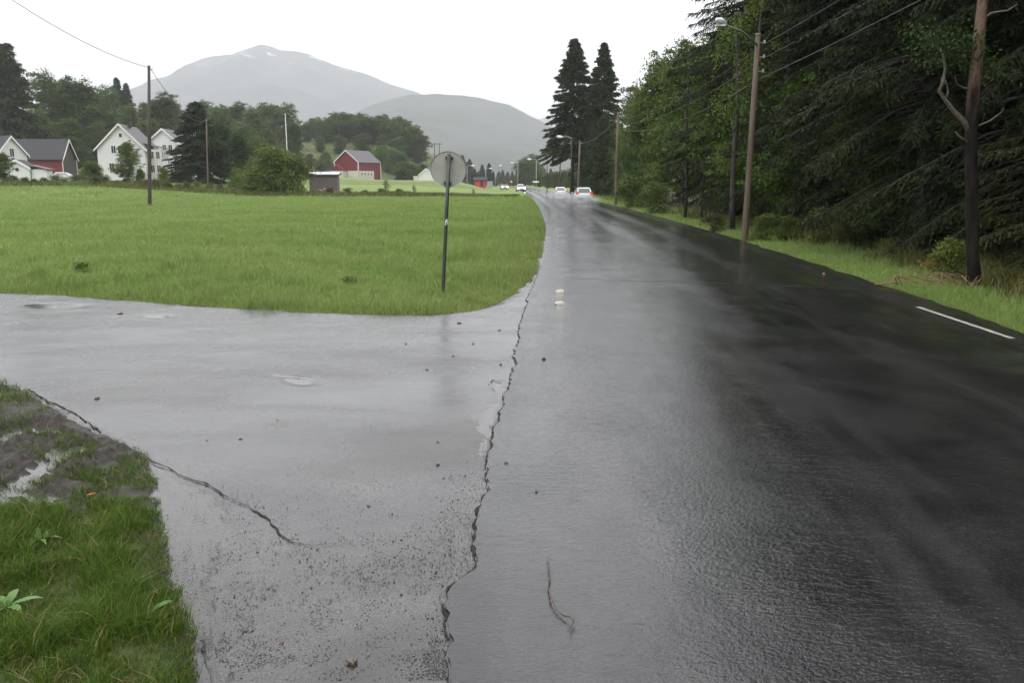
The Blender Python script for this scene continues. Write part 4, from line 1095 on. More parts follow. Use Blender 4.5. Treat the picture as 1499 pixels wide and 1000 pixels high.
_, PT7 = pole(801, 279, 801, 232, .10, 'thin dark pole left of the car group, second from the far lamps', 'poledark', Y=175)
for px, t in ((636, 209), (643, 209)):
    q, _ = pole(px, 250, px, t, .16, 'one of two thin poles standing side by side above the round sign', 'poledark', Y=300, cat='power pole')
    q['group'] = 'pair of thin poles above the round sign'
for px in (639.5,):
    Yc = 300; a = atY(632, 210.5, Yc); b = atY(647, 210.5, Yc); mb = MB(); mb.tube([a, b], .10, 6)
    mark(mb.build('crossarm', M['poledark']), 'crossbar joining the tops of the two thin poles', 'crossbar')
def lamp_head(o, p0, p1, s=1.0):
    """arm from p0 to p1 in local space, head at its end"""
    mb = MB(); p0 = Vector(p0); p1 = Vector(p1); mid = p0.lerp(p1, .5)+Vector((0, 0, .12*s)); mb.tube([p0, mid, p1], [.035*s, .03*s, .03*s], 8); arm = mb.build('arm', M['steel'], o, True)
    d = (p1-p0).normalized(); g = MB(); g.tube([p1-d*.05*s, p1+d*.1*s, p1+d*.35*s, p1+d*.62*s], [.05*s, .10*s, .13*s, .05*s], 10); hd = g.build('lamp_head', M['lampshell'], o, True)
    g = MB(); c = p1+d*.36*s; g.box((c.x, c.y, c.z-.11*s), (.3*s, .16*s, .05*s)); g.build('lens', M['lampshell'], hd)
lx = PT3.x-o1.location.x; lz = PT3.z-o1.location.z
lp = Vector(atY(1062, 36, 26.5))-o1.location
lamp_head(o1, (lx, 0, lz-.35), lp, 1.0)
def street_lamp(px, Y, top, label, side=-1, dark=False, s=1.0, base=None):
    x = at_px(px, Y); z = ZH(x, Y)-.1; h = atY(px, top, Y)[2]-z; o = empty('street_lamp', (x, Y, z), label, 'street lamp')
    mb = MB(); mb.tube([(0, 0, -.2), (0, 0, h*.5), (0, 0, h)], [.10, .085, .065], 10); mb.build('post', M['poledark' if dark else 'steel'], o, True)
    lamp_head(o, (0, 0, h-.02), (side*1.3, -.2, h+.15), 1.4*s)
street_lamp(836, 120, 202, 'dark street lamp before the trunks of the tall spruce pair', dark=True)
street_lamp(684, 255, 243, 'grey street lamp just right of the round sign', 1, s=1.2)
street_lamp(711, 300, 247, 'short distant street lamp above the utility cabinet', 1, s=1.2)
street_lamp(725, 290, 243, 'street lamp directly left of the far pair of headlights', 1, s=1.2)
street_lamp(758, 270, 239, 'street lamp rising behind the oncoming white car', -1, s=1.2)
street_lamp(785, 215, 234, 'grey street lamp above the white arrow board', -1, s=1.2)
def catenary(name, a, b, sag, r, label, n=28):
    a = Vector(a); b = Vector(b); mb = MB(); pts = []
    for i in range(n+1):
        t = i/n; p = a.lerp(b, t); p.z -= sag*4*t*(1-t); pts.append(p)
    mb.tube(pts, r, 5); mark(mb.build(name, M['wire'], None, True), label, 'wire')
catenary('overhead_wire', PT1+Vector((.1, 0, -.2)), PT2+Vector((0, 0, -.2)), 1.6, .022, 'wire running from the meadow pole to the pole by the conifer')
catenary('overhead_wire', PT1+Vector((-.1, 0, -.1)), (-23.5, 10, 21.0), 3.2, .022, 'single wire rising from the meadow pole to the upper left')
catenary('overhead_wire', PT2+Vector((0, 0, -.1)), tuple(Vector(atY(268, 175, 155))), .9, .03, 'pale slack wire from the farm pole towards the second house')
for dz, lab in ((-.3, 'upper wire'), (-.75, 'middle wire'), (-1.35, 'thick lower wire')):
    r = .009 if dz > -1 else .012
    catenary('overhead_wire', PT3+Vector((.2, 0, dz)), (10.6, -12, 10.2+dz*1.0), .5, r, lab+' running from the large utility pole to the upper right')
    catenary('overhead_wire', PT3+Vector((.2, 0, dz)), PT4+Vector((.2, 0, dz)), .7, r*.9, lab+' running from the large utility pole back to the slim pole')
for i in range(1): catenary('overhead_wire', PT4+Vector((.1, 0, -.3)), PT5+Vector((.1, 0, -.3)), .5, .02, 'wire between the slim pole and the pale pole above the cars')

M['signback'] = simple('sign_back', (.27, .27, .235), (.22, .22, .195), 5, .5)
M['signpost'] = simple('dark_steel_post', (.035, .042, .038), (.02, .024, .022), 20, .45, .3)
def road_sign():
    x, y = G(648, 435); b = Vector((x, y, ZH(x, y)*.3)); t = Vector(atY(657.5, 225, y-.05)); d = t-b
    o = empty('road_sign', tuple(b), 'round traffic sign seen from its plain grey back on a dark leaning post', 'road sign')
    mb = MB(); mb.tube([(0, 0, -.2)]+[tuple(d*s) for s in (0, .3, .6, 1.0)], .031, 14); mb.build('post', M['signpost'], o, True)
    c = d*(1-.115*1.02); q = Vector(atY(655.8, 248, y))-b; ax = d.normalized(); nrm = Vector((.02, 1, .0)); nrm = (nrm-ax*nrm.dot(ax)).normalized(); u = nrm.cross(ax)
    mb = MB(); R_ = .298; n = 64; V = []; F = []
    prof = [(0, 0), (R_-.012, 0), (R_, -.012), (R_, .006), (R_-.004, .010), (0, .010)]
    cen = q+nrm*.05
    for rr, off in prof:
        for k in range(n):
            a = 2*math.pi*k/n; V.append(cen+(u*math.cos(a)+ax*math.sin(a))*max(rr, .001)+nrm*off)
    for i in range(len(prof)-1):
        for k in range(n): F.append((i*n+k, i*n+(k+1) % n, (i+1)*n+(k+1) % n, (i+1)*n+k))
    mb.add(V, F); recalc(mb.build('disc', M['signback'], o))
    for px, py in ((657.2, 231), (655, 268)):
        c = Vector(atY(px, py, y))-b; g = MB(); g.box((0, 0, 0), (.125, .055, .05)); Rm = Matrix((u, -nrm, ax)).transposed()
        g.V = [tuple(Rm @ Vector(v)+c+nrm*.022) for v in g.V]; g.tube([tuple(c-ax*.028), tuple(c+ax*.028)], .038, 14); g.build('bracket', M['signpost'], o)
    c = d*.535; g = MB(); V = []
    for (a, zz) in ((-.4, -.05), (.9, -.03), (.9, .03), (.3, .05), (-.4, .01)):
        V.append(c+u*math.sin(a)*.0335-nrm*math.cos(a)*.0335+ax*zz*1.2)
    V2 = [v+(v-c-ax*(v-c).dot(ax)).normalized()*.003 for v in V]; g.add(V+V2, [(0,1,2,3,4), (9,8,7,6,5)]+[(i, i+5, (i+1) % 5+5, (i+1) % 5) for i in range(5)]); recalc(g.build('sticker', M['whitetrim'], o))
road_sign()
def small_signs():
    Y = 214; x = at_px(783.5, Y); z = atY(784, 266, Y)[2]
    o = empty('arrow_board', (at_px(785.2, Y), Y, ZH(x, Y)), 'white double direction board mounted by the far lamp post', 'direction sign'); h = z-o.location.z
    mb = MB(); mb.tube([(0, -.15, 0), (0, -.15, h+.3)], .04, 8); mb.build('post', M['steel'], o)
    g = MB(); g.prism([(-.9, h-.2), (.5, h-.2), (.75, h), (.5, h+.2), (-.9, h+.2)], -.23, -.19); recalc(g.build('board', M['whitetrim'], o))
    Y = 300; x = at_px(748.5, Y); o = empty('road_sign', (x, Y, ZH(x, Y)), 'small distant warning sign between the two oncoming cars', 'road sign'); h = atY(748, 265, Y)[2]-o.location.z
    mb = MB(); mb.tube([(0, 0, 0), (0, 0, h+.5)], .04, 8); mb.build('post', M['steel'], o)
    g = MB(); g.prism([(-.55, h-.5), (.55, h-.5), (0, h+.5)], -.08, -.04); recalc(g.build('red_plate', simple('sign_red', (.5, .05, .04), None, 3, .5), o))
    g = MB(); g.prism([(-.36, h-.38), (.36, h-.38), (0, h+.27)], -.09, -.081); recalc(g.build('white_plate', M['whitetrim'], o))
small_signs()
def flagpole():
    Y = 185; x = at_px(422.5, Y); z = ZH(x, Y); h = atY(422.5, 168, Y)[2]-z
    o = empty('flagpole', (x, Y, z), 'tall thin white flagpole rising behind the large round bush', 'flagpole')
    mb = MB(); mb.tube([(0, 0, 0), (0, 0, h*.5), (0, 0, h)], [.10, .085, .05], 10); mb.build('post', M['whitetrim'], o, True)
    g = MB(); g.tube([(0, 0, h), (0, 0, h+.08), (0, 0, h+.18), (0, 0, h+.24)], [.05, .12, .12, .04], 10); g.build('finial', M['lampshell'], o, True)
flagpole()

# ------------------------------------------------------------------ cars
def paint(name, c, rough=.25):
    m, nt, b, o = mat_new(name); b.inputs['Base Color'].default_value = (*c, 1); b.inputs['Roughness'].default_value = rough; b.inputs['Coat Weight'].default_value = .6
    n = noise(nt, 2.5, 3); bump(nt, b, n, .02, .01); return m
def emit(name, c, st):
    m, nt, b, o = mat_new(name); b.inputs['Base Color'].default_value = (*c, 1); b.inputs['Emission Color'].default_value = (*c, 1); b.inputs['Emission Strength'].default_value = st; return m
M['carwhite'] = paint('white_car_paint', (.40, .42, .42)); M['carsilver'] = paint('silver_car_paint', (.26, .275, .29))
M['carglass'] = paint('car_glass', (.012, .014, .016), .08); M['tyre'] = simple('tyre_rubber', (.02, .02, .02), None, 9, .8); M['plastic'] = simple('black_plastic', (.025, .025, .026), None, 9, .6)
M['tail'] = emit('tail_light', (.42, .02, .018), .3); M['head_on'] = emit('head_light_lit', (1, .93, .78), 14); M['head_off'] = simple('head_light_off', (.5, .5, .5), None, 4, .1)
def car(x, y, z, rz, label, body='carwhite', lit=False, sedan=False, brake=True, group=None, s=1.0, lightbar=False):
    o = empty('car', (x, y, z), label, 'car', rz, group); o.scale = (s, s, s)
    st = [(-2.02, .40, .72, .72), (-1.95, .28, .90, .80), (-1.55, .22, .97, .85), (-.6, .20, .97, .86), (.6, .20, .94, .86), (1.15, .20, .88, .85), (1.7, .24, .76, .80), (1.98, .34, .60, .66)]
    if sedan: st = [(-2.25, .42, .80, .70), (-2.18, .28, .92, .80)]+[(-1.7, .22, .96, .85)]+st[3:]
    mb = MB(); V = []; F = []; k = 10
    for (yy, zl, zb, hw) in st:
        zm = (zl+zb)/2
        ring = [(-hw*.7, zl), (-hw*.96, zl+.1), (-hw, zm), (-hw*.97, zb-.08), (-hw*.86, zb), (hw*.86, zb), (hw*.97, zb-.08), (hw, zm), (hw*.96, zl+.1), (hw*.7, zl)]
        V += [(a, yy, b) for a, b in ring]
    for i in range(len(st)-1):
        for j in range(k): F.append((i*k+j, i*k+(j+1) % k, (i+1)*k+(j+1) % k, (i+1)*k+j))
    F += [tuple(range(k)), tuple((len(st)-1)*k+j for j in range(k))[::-1]]
    mb.add(V, F); bo = mb.build('body', M[body], o, True); recalc(bo)
    if sedan: B = (-1.75, 1.0); T = (-.95, .15)
    else: B = (-1.93, 1.05); T = (-1.45, .15)
    zB, zT, hB, hT = .90, 1.42, .76, .57
    if sedan: zT = 1.38
    c = [Vector((-hB, B[0], zB)), Vector((hB, B[0], zB)), Vector((hB, B[1], zB)), Vector((-hB, B[1], zB)), Vector((-hT, T[0], zT)), Vector((hT, T[0], zT)), Vector((hT, T[1], zT)), Vector((-hT, T[1], zT))]
    cb = MB(); cb.add(c, [(0,1,5,4), (1,2,6,5), (2,3,7,6), (3,0,4,7)])
    r = [Vector((-hT, T[0], zT)), Vector((hT, T[0], zT)), Vector((hT, T[1], zT)), Vector((-hT, T[1], zT)), Vector((-hT*.8, T[0]+.15, zT+.06)), Vector((hT*.8, T[0]+.15, zT+.06)), Vector((hT*.8, T[1]-.2, zT+.06)), Vector((-hT*.8, T[1]-.2, zT+.06))]
    n0 = len(cb.V); cb.add(r, [(0,1,5,4), (1,2,6,5), (2,3,7,6), (3,0,4,7), (4,5,6,7)]); recalc(cb.build('cabin', M[body], o))
    def pane(nm, a, b_, c_, d, u0, u1, v0, v1):
        def P(u, v): return (a*(1-u)+b_*u)*(1-v)+(d*(1-u)+c_*u)*v
        q = [P(u0, v0), P(u1, v0), P(u1, v1), P(u0, v1)]; nn = (q[1]-q[0]).cross(q[3]-q[0]).normalized()
        cen = sum((v for v in c), Vector())/8
        if nn.dot(q[0]-cen) < 0: nn = -nn
        g = MB(); g.add([v+nn*.003 for v in q]+[v+nn*.014 for v in q], [(0,1,2,3), (7,6,5,4), (0,4,5,1), (1,5,6,2), (2,6,7,3), (3,7,4,0)]); recalc(g.build(nm, M['carglass'], o))
    pane('rear_window', c[0], c[1], c[5], c[4], .10, .90, .14, .90); pane('windscreen', c[2], c[3], c[7], c[6], .05, .95, .06, .95)
    for (a, b_, c_, d) in ((c[1], c[2], c[6], c[5]), (c[3], c[0], c[4], c[7])): pane('side_window', a, b_, c_, d, .1, .9, .12, .88)
    ends = (-2.25 if sedan else -2.02)
    for sx in (-1, 1):
        for yy in (-1.28, 1.25):
            t = MB(); t.tube([(sx*.68, yy, .31), (sx*.70, yy, .31), (sx*.84, yy, .31), (sx*.86, yy, .31)], [.27, .31, .31, .28], 24); w = t.build('wheel', M['tyre'], o, True)
            g = MB(); g.tube([(sx*.855, yy, .31), (sx*.875, yy, .31)], [.20, .16], 16); g.build('rim', M['steel'], w, False)
        g = MB(); zz = .88 if sedan else .95
        g.add([(sx*.50, ends+.06, zz-.10), (sx*.83, ends+.14, zz-.12), (sx*.80, ends+.16, zz+.16), (sx*.60, ends+.10, zz+.12)]+[(sx*.50, ends+.0, zz-.10), (sx*.84, ends+.06, zz-.12), (sx*.78, ends+.10, zz+.17), (sx*.60, ends+.03, zz+.12)], [(0,1,2,3), (4,5,6,7), (0,4,5,1), (1,5,6,2), (2,6,7,3), (3,7,4,0)]); recalc(g.build('tail_light', M['tail'], o))
        g = MB(); g.tube([(sx*.62, 1.84, .66), (sx*.62, 1.97, .65)], [.13, .11], 14); g.build('headlight', M['head_on' if lit else 'head_off'], o)
        g = MB(); g.box((sx*.93, .62, .98), (.16, .10, .12)); g.build('mirror', M[body], o)
    g = MB(); g.box((0, ends+.03, .40), (1.25, .12, .22)); g.build('rear_bumper', M['plastic'], o); g = MB(); g.box((0, 1.98, .42), (1.1, .10, .2)); g.build('grille', M['plastic'], o)
    g = MB(); g.box((0, ends+.0, .70 if not sedan else .66), (.50, .04, .12)); g.build('number_plate', M['whitetrim'], o)
    if lightbar:
        g = MB(); g.box((0, -.5, zT+.3), (.95, 1.2, .28)); g.build('roof_box', M['plastic'], o)
    return o
rz = lambda x, y: road_z(x, y)
def hd(x, y): return 0.0
x, y = 6.45, 77.0; car(x, y, rz(x, y), rad(1), 'white hatchback driving away in the right lane, nearer of the two', s=.95)
x, y = at_px(819.5, 100), 100.0; car(x, y, rz(x, y), rad(2), 'white saloon driving away ahead of the hatchback', sedan=True, s=.9)
x, y = at_px(762, 172), 172.0; car(x, y, rz(x, y), rad(186), 'pale oncoming car with bright headlights, nearer of the two', lit=True)
x, y = at_px(738, 214), 214.0; car(x, y, ZH(x, y)*.2, rad(186), 'farther oncoming car with bright headlights and a roof box', 'carsilver', lit=True, lightbar=True, s=1.0)
x, y = at_px(97, 146), 146.0; car(x, y, ZH(x, y)+.25, rad(-80), 'silver car parked in the farmyard in front of the dark roofed barn', 'carsilver')

# spray thrown up behind the wheels
def spray(x, y, sx, sy, sz, dens, label):
    m = bpy.data.materials.new('road_spray'); m.use_nodes = True; nt = m.node_tree; nt.nodes.clear()
    o_ = nt.nodes.new('ShaderNodeOutputMaterial'); v = nt.nodes.new('ShaderNodeVolumePrincipled'); v.inputs['Color'].default_value = (.95, .96, 1, 1)
    tcn = nt.nodes.new('ShaderNodeTexCoord'); ln = nt.nodes.new('ShaderNodeVectorMath'); ln.operation = 'LENGTH'; nt.links.new(tcn.outputs['Object'], ln.inputs[0])
    fall = maprange(nt, ln.outputs['Value'], .25, 1.0, 1, 0); n = noise(nt, 2.2, 3, vec=tcn.outputs['Object'])
    nt.links.new(mth(nt, 'MULTIPLY', mth(nt, 'MULTIPLY', fall, maprange(nt, n, .35, .65, .2, 1.2)), dens), v.inputs['Density']); nt.links.new(v.outputs[0], o_.inputs['Volume'])
    import bmesh
    bm = bmesh.new(); bmesh.ops.create_icosphere(bm, subdivisions=3, radius=1); me = bpy.data.meshes.new('road_spray'); bm.to_mesh(me); bm.free(); me.materials.append(m)
    o = mesh_obj('water_spray', me); o.location = (x, y, sz*.55); o.scale = (sx, sy, sz); mark(o, label, 'spray', kind='stuff')
spray(6.3, 74.0, 1.7, 3.0, .65, .42, 'white water spray behind the nearer white hatchback')
spray(at_px(821, 97), 95.0, 1.8, 3.4, .65, .42, 'white water spray behind the white saloon')

# ------------------------------------------------------------------ small things on the tarmac
def lump(name, x, y, r, mat, label, cat, seed, flat=.7, z=0.0):
    import bmesh
    bm = bmesh.new(); bmesh.ops.create_icosphere(bm, subdivisions=2, radius=r); rg = random.Random(seed)
    ph = [rg.random()*6 for _ in range(6)]
    for v in bm.verts:
        d = v.co.normalized(); k = 1+.22*math.sin(d.x*3+ph[0])*math.cos(d.y*3+ph[1])+.12*math.sin(d.z*6+ph[2]+d.x*5)+rg.uniform(-.05, .05); v.co = v.co*k; v.co.z *= flat
    me = bpy.data.meshes.new(name); bm.to_mesh(me); bm.free(); me.materials.append(mat)
    o = mesh_obj(name, me); o.location = (x, y, z+r*flat*.72); o.rotation_euler = (0, 0, rg.random()*6); mark(o, label, cat); return o
M['palestone'] = simple('pale_stone', (.55, .52, .42), (.36, .33, .25), 30, .5, .3)
M['brownstone'] = simple('brown_stone', (.03, .02, .012), (.12, .08, .045), 30, .3, .3)
for px, py, lab in ((820, 430, 'farther of two pale worn blocks lying in the left lane'), (820, 448, 'nearer of two pale worn blocks lying in the left lane')):
    x, y = G(px, py); mb = MB(); mb.prism([(-.07, 0), (.06, 0), (.075, .035), (.03, .075), (-.05, .07), (-.075, .03)], -.04, .045); mb.V = [(a+.008*math.sin(b*90+c*50), b*(1-.3*c/.075), c*.55) for a, b, c in mb.V]
    o = recalc(mb.build('stone', M['palestone'])); o.location = (x, y, road_z(x, y)); o.rotation_euler = (0, 0, .2 if py > 440 else -.15); mark(o, lab, 'stone')
x, y = G(516, 975); lump('stone', x, y, .019, M['brownstone'], 'shiny brown stone near the bottom edge on the side road', 'stone', 3, .9, .004)
x, y = G(1206, 404); lump('stone', x, y, .03, simple('orange_stone', (.25, .13, .06), None, 9, .5), 'small orange speck of stone near the right road edge', 'stone', 5, .7, road_z(x, y))
x, y = G(672, 474); lump('stone', x, y, .03, M['brownstone'], 'brownish stone at the mouth of the side road below the round sign', 'stone', 6, .5, .004)
x, y = G(176, 460); lump('stone', x, y, .04, M['brownstone'], 'brown clod beside the shallow puddle on the side road', 'stone', 7, .5, .004)
for i, (px, py, r) in enumerate([(731,485,.028),(663,523,.022),(733,535,.022),(785,727,.012),(641,650,.018),(641,683,.020),(352,645,.018),(303,647,.014),(540,744,.014),(142,586,.03),(796,530,.03),(576,975,.010),(496,968,.009),(406,617,.014),(692,505,.022),(625,543,.02),(594,505,.02)]):
    x, y = G(px, py); lump('pebble', x, y, r*.68, M['darkgrit'], 'dark wet pebble lying singly on the tarmac', 'pebble', i+20, .7, road_z(x, y) if px > 768 else .004)['group'] = 'single dark pebbles scattered on the tarmac'
def grit():
    g = np.random.default_rng(44); n = 120000
    px = g.uniform(200, 770, n); py = 1000-(g.random(n)**1.25)*540
    P = np.array([G(a, b) for a, b in zip(px, py)])
    d1 = np.full(n, 9.)
    LE = np.array([p for p in LP if p[1] < 16]); 
    ex = np.interp(P[:, 1], LE[:, 1], LE[:, 0]); de = ex-P[:, 0]
    f = fbm(P[:, 0]*3+2, P[:, 1]*2, 4)
    near_ = ss(6.0, 3.2, P[:, 1])
    w = .75*near_*ss(.45, .65, .5*f+.5*fbm(P[:, 0]*11, P[:, 1]*9, 4))+.55*ss(.35, .02, de)*ss(.40, .55, f)+.02
    c2w = np.array([G(*q) for q in [(225,690),(298,722),(378,765),(428,812),(520,930),(430,980),(330,900),(300,1000)]]); 
    dc = np.full(n, 9.)
    for i in range(len(c2w)-1):
        a, b = c2w[i], c2w[i+1]; ab = b-a; t = np.clip(((P-a)@ab)/(ab@ab), 0, 1); dc = np.minimum(dc, np.hypot(*(P-a-t[:, None]*ab).T))
    w = np.maximum(w, .5*ss(.34, .0, dc)*ss(.40, .60, fbm(P[:, 0]*9, P[:, 1]*7+3, 4))); w = np.maximum(w, .95*ss(.07, .01, de)*ss(11, 6, P[:, 1]))
    ok = (g.random(n) < w) & (de > .01) & (sdist(P) < -.02); P = P[ok]; n = len(P)
    r = .0007+.0030*g.random(n)**3+.0035*(g.random(n) < .012)
    base = np.array([[1.3,0,0],[-.5,.87,0],[-.5,-.87,0],[0,0,1.0],[.2,.1,-.4]]); a = g.random(n)*6.28; ca, sa = np.cos(a), np.sin(a)
    V = base[None]*r[:, None, None]*(1+.5*g.random((n, 5, 1))); V = np.stack([V[..., 0]*ca[:, None]-V[..., 1]*sa[:, None], V[..., 0]*sa[:, None]+V[..., 1]*ca[:, None], V[..., 2]*.7+.0105], -1)
    V[..., :2] += P[:, None, :]
    F = (np.arange(n)[:, None, None]*5+np.array([[0,1,3],[1,2,3],[2,0,3],[0,4,1],[1,4,2],[2,4,0]])[None]).reshape(-1, 3)
    m, nt, b, o_ = mat_new('loose_grit'); gg = nt.nodes.new('ShaderNodeNewGeometry')
    nt.links.new(ramp(nt, gg.outputs['Random Per Island'], [(0, (.010, .009, .008)), (.6, (.035, .03, .026)), (.9, (.10, .08, .06)), (1, (.26, .24, .21))]), b.inputs['Base Color']); b.inputs['Roughness'].default_value = .45
    mark(mesh_obj('grit', arr_mesh('grit', V.reshape(-1, 3), F, m)), 'dark loose grit strewn over the near side road', 'grit', kind='stuff')
grit()
def twig():
    x0, y0 = G(820, 900); mb = MB()
    P = [G(*q) for q in [(801,827),(803,842),(805,855),(802,872),(806,888),(810,898),(815,907),(825,915),(834,920),(840,925)]]
    V = [(a-x0, b-y0, .018+.007*math.sin(i*1.7)) for i, (a, b) in enumerate(P)]
    mb.tube(V, [.0018, .0026, .003, .0032, .0034, .0036, .0036, .0036, .0034, .003], 6)
    rg = random.Random(8)
    for i in range(18):
        k = rg.randrange(1, 9); a = rg.random()*6.28; v = V[k]; L = rg.uniform(.006, .016); mb.tube([v, (v[0]+math.cos(a)*L, v[1]+math.sin(a)*L, max(.004, v[2]+rg.uniform(-.006, .012)))], [.0018, .0008], 4)
    e = G(833, 940); mb.tube([V[9], (e[0]-x0, e[1]-y0, .02)], [.003, .0015], 5)
    o = mb.build('twig', simple('reddish_twig', (.085, .03, .022), (.03, .018, .014), 40, .4)); o.location = (x0, y0, road_z(x0, y0)); mark(o, 'thin thorny reddish twig lying on the wet main road', 'twig')
twig()
def blade_leaf(name, px, py, L, w, ang, mat, label, z=.03, tilt=.25, cat='leaf'):
    x, y = G(px, py); n = 10; V = []; F = []
    for i in range(n+1):
        t = i/n; ww = w*math.sin(math.pi*min(1, t*.92+.06))**.8; zz = z+L*tilt*math.sin(t*2.2)+.0
        for s, dz in ((-1, .006), (0, 0), (1, .006)): V.append((t*L, s*ww*.5, zz+dz))
    for i in range(n):
        for k in range(2): F.append((i*3+k, i*3+k+1, i*3+k+4, i*3+k+3))
    o = pyd(name, V, F, mat, smooth=True); o.location = (x, y, 0); o.rotation_euler = (0, 0, ang)
    so_ = o.modifiers.new('thickness', 'SOLIDIFY'); so_.thickness = .0012
    mark(o, label, cat); return o
M['dock'] = leafmat('dock_leaf', (.10, .19, .05), (.10, .19, .05), 0, 0, .35); M['redleaf'] = leafmat('red_leaf', (.32, .03, .03), (.32, .03, .03), 0, 0); M['rust'] = leafmat('rust_leaf', (.30, .10, .05), (.3, .1, .05), 0, 0)
blade_leaf('dock_leaf', 218, 918, .115, .036, rad(40), M['dock'], 'broad pale green dock leaf at the edge of the near turf', .055)
blade_leaf('dock_leaf', 196, 935, .06, .025, rad(15), M['dock'], 'smaller green leaf beside the broad dock leaf', .05)
blade_leaf('fallen_leaf', 259, 920, .035, .018, rad(60), M['redleaf'], 'small red leaf at the edge of the near turf', .008, .1)
blade_leaf('fallen_leaf', 128, 738, .055, .035, rad(20), M['rust'], 'rust coloured leaf lying on the muddy ground', .05, .1)
blade_leaf('fallen_leaf', 738, 683, .03, .02, rad(10), M['dock'], 'tiny yellow green leaf on the main road', .024, .1)
blade_leaf('straw_bit', 414, 948, .05, .004, rad(120), M['rust'], 'thin orange straw lying on the dark grit', .010, .1, 'straw')
def rosette(px, py, n, L, w, label, seed):
    rg = random.Random(seed); x, y = G(px, py); V = []; F = []
    for k in range(n):
        a = 2*math.pi*k/n+rg.uniform(-.3, .3); l = L*rg.uniform(.7, 1.2); c, s_ = math.cos(a), math.sin(a); b0 = len(V); m = 7
        for i in range(m+1):
            t = i/m; ww = w*math.sin(math.pi*(t*.93+.05))*.5; r = l*t; zz = .03+l*(.75*t-.55*t*t)
            for sd in (-1, 1): V.append((c*r-s_*ww*sd, s_*r+c*ww*sd, zz))
        for i in range(m): F.append((b0+2*i, b0+2*i+1, b0+2*i+3, b0+2*i+2))
    o = pyd('broadleaf_weed', V, F, M['dock'], smooth=True); o.location = (x, y, 0); mark(o, label, 'weed')
rosette(60, 800, 9, .13, .022, 'light green leafy weed in the upper left of the near turf', 1)
rosette(12, 900, 8, .13, .04, 'broad leaved weed at the far left of the near turf', 2)
rosette(150, 830, 7, .11, .016, 'narrow leaved light green weed in the middle of the near turf', 3)
for px, py, sc_, lab in ((120, 400, .2, 'darker leafy clump in the meadow near its left front edge'), (510, 417, .15, 'bright leafy clump in the meadow left of the round sign'), (58, 408, .17, 'small leafy clump at the left front of the meadow')):
    x, y = G(px, py); plant(PR['weed'], 'meadow_weed', x, y, lab, 'weed', s=sc_, parts=('stem', 'foliage'))

# ------------------------------------------------------------------ mountains
def mountain_mat(name, snow):
    m, nt, b, o = mat_new(name); pos = nt.nodes.new('ShaderNodeNewGeometry').outputs['Position']
    n = noise(nt, .004, 8, .65, vec=pos); c = ramp(nt, n, [(.38, (.010, .022, .010)), (.5, (.030, .045, .020)), (.64, (.06, .062, .05))])
    n3 = noise(nt, .02, 5, .6, vec=pos); c = mixc(nt, maprange(nt, n3, .4, .65, 0, .6), c, (.012, .02, .010))
    if snow:
        sp = nt.nodes.new('ShaderNodeSeparateXYZ'); nt.links.new(pos, sp.inputs[0])
        k = mth(nt, 'MULTIPLY', maprange(nt, sp.outputs[2], 640, 760, 0, 1), maprange(nt, noise(nt, .009, 4, vec=pos), .56, .62, 0, 1), True); c = mixc(nt, k, c, (.7, .7, .72))
    nt.links.new(c, b.inputs['Base Color']); b.inputs['Roughness'].default_value = .95; b.inputs['Specular IOR Level'].default_value = .1; return m
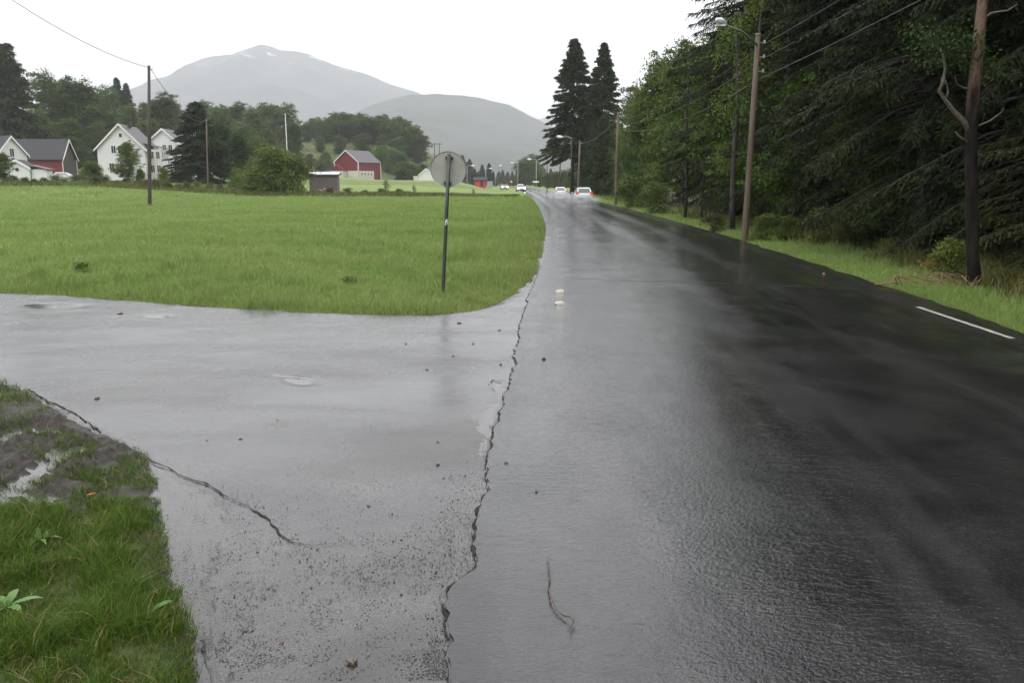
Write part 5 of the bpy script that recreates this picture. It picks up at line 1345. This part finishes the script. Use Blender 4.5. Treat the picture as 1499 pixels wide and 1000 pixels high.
def mountain(name, D, prof, front, back, seed, mat):
    prof = np.array(prof, float); n = 420; px = np.linspace(prof[0, 0], prof[-1, 0], n); py = np.interp(px, prof[:, 0], prof[:, 1])
    ray_z = np.array([atY(a, b, D) for a, b in zip(px, py)]); X = ray_z[:, 0]; Zc = np.maximum(ray_z[:, 2], 2)
    Zc = Zc+(fbm(X/120+seed, X*0+3, 5)-.5)*Zc.max()*.035
    ts = np.r_[np.linspace(-1, 0, 90)[:-1], np.linspace(0, 1, 40)]; V = []
    for t in ts:
        y = D+(front if t < 0 else back)*t; k = (1-abs(t))**(1.15)
        dn = (fbm(X/420+seed, np.full(n, y/420), 6)-.5)*Zc.max()*.42*min(1, abs(t)*4)*(1-abs(t))
        V.append(np.c_[X*(1+ (0 if t > 0 else t*front/D*.12)), np.full(n, y), Zc*k+dn*np.minimum(1, Zc/80)-8*abs(t)])
    V = np.concatenate(V); i = np.arange(len(ts)-1)[:, None]*n; j = np.arange(n-1)[None]
    F = np.stack([i+j, i+j+1, i+n+j+1, i+n+j], -1).reshape(-1, 4)
    mark(mesh_obj(name, arr_mesh(name, V, F, mat, True)), kind='structure')
mountain('mountain', 5200, [(-260,262),(-120,215),(0,178),(100,155),(170,140),(205,128),(240,114),(262,108),(280,95),(295,86),(320,82),(345,77),(365,71),(380,64),(395,66),(410,73),(430,75),(452,79),(470,87),(495,97),(520,104),(550,114),(580,125),(605,133),(660,158),(720,190),(800,225),(900,262)], 2300, 1500, 2, mountain_mat('mountain_slope', True))
mountain('mountain', 3300, [(330,262),(400,228),(460,196),(520,165),(545,154),(570,146),(600,138),(640,136),(680,139),(720,147),(745,152),(770,165),(795,178),(830,200),(880,228),(960,262)], 1500, 1200, 7, mountain_mat('hill_slope', False))
mountain('mountain', 7200, [(560,264),(680,215),(760,178),(800,172),(860,182),(960,196),(1100,225),(1250,264)], 2400, 1500, 11, mountain_mat('far_slope', False))

# ------------------------------------------------------------------ rain haze
def haze():
    m = bpy.data.materials.new('haze'); m.use_nodes = True; nt = m.node_tree; nt.nodes.clear()
    o_ = nt.nodes.new('ShaderNodeOutputMaterial'); v = nt.nodes.new('ShaderNodeVolumePrincipled')
    v.inputs['Color'].default_value = (.78, .795, .83, 1); v.inputs['Density'].default_value = .00026; v.inputs['Anisotropy'].default_value = 0
    nt.links.new(v.outputs[0], o_.inputs['Volume'])
    mb = MB(); mb.box((0, 0, 480), (20000, 20000, 1000)); o = mb.build('haze', m); recalc(o); mark(o, kind='stuff', label='thin rain haze over the whole valley', cat='haze')
    zmin = -1.4
    for vtx in o.data.vertices:
        vtx.co.z = -1.4 if vtx.co.z < 400 else 1150
haze()
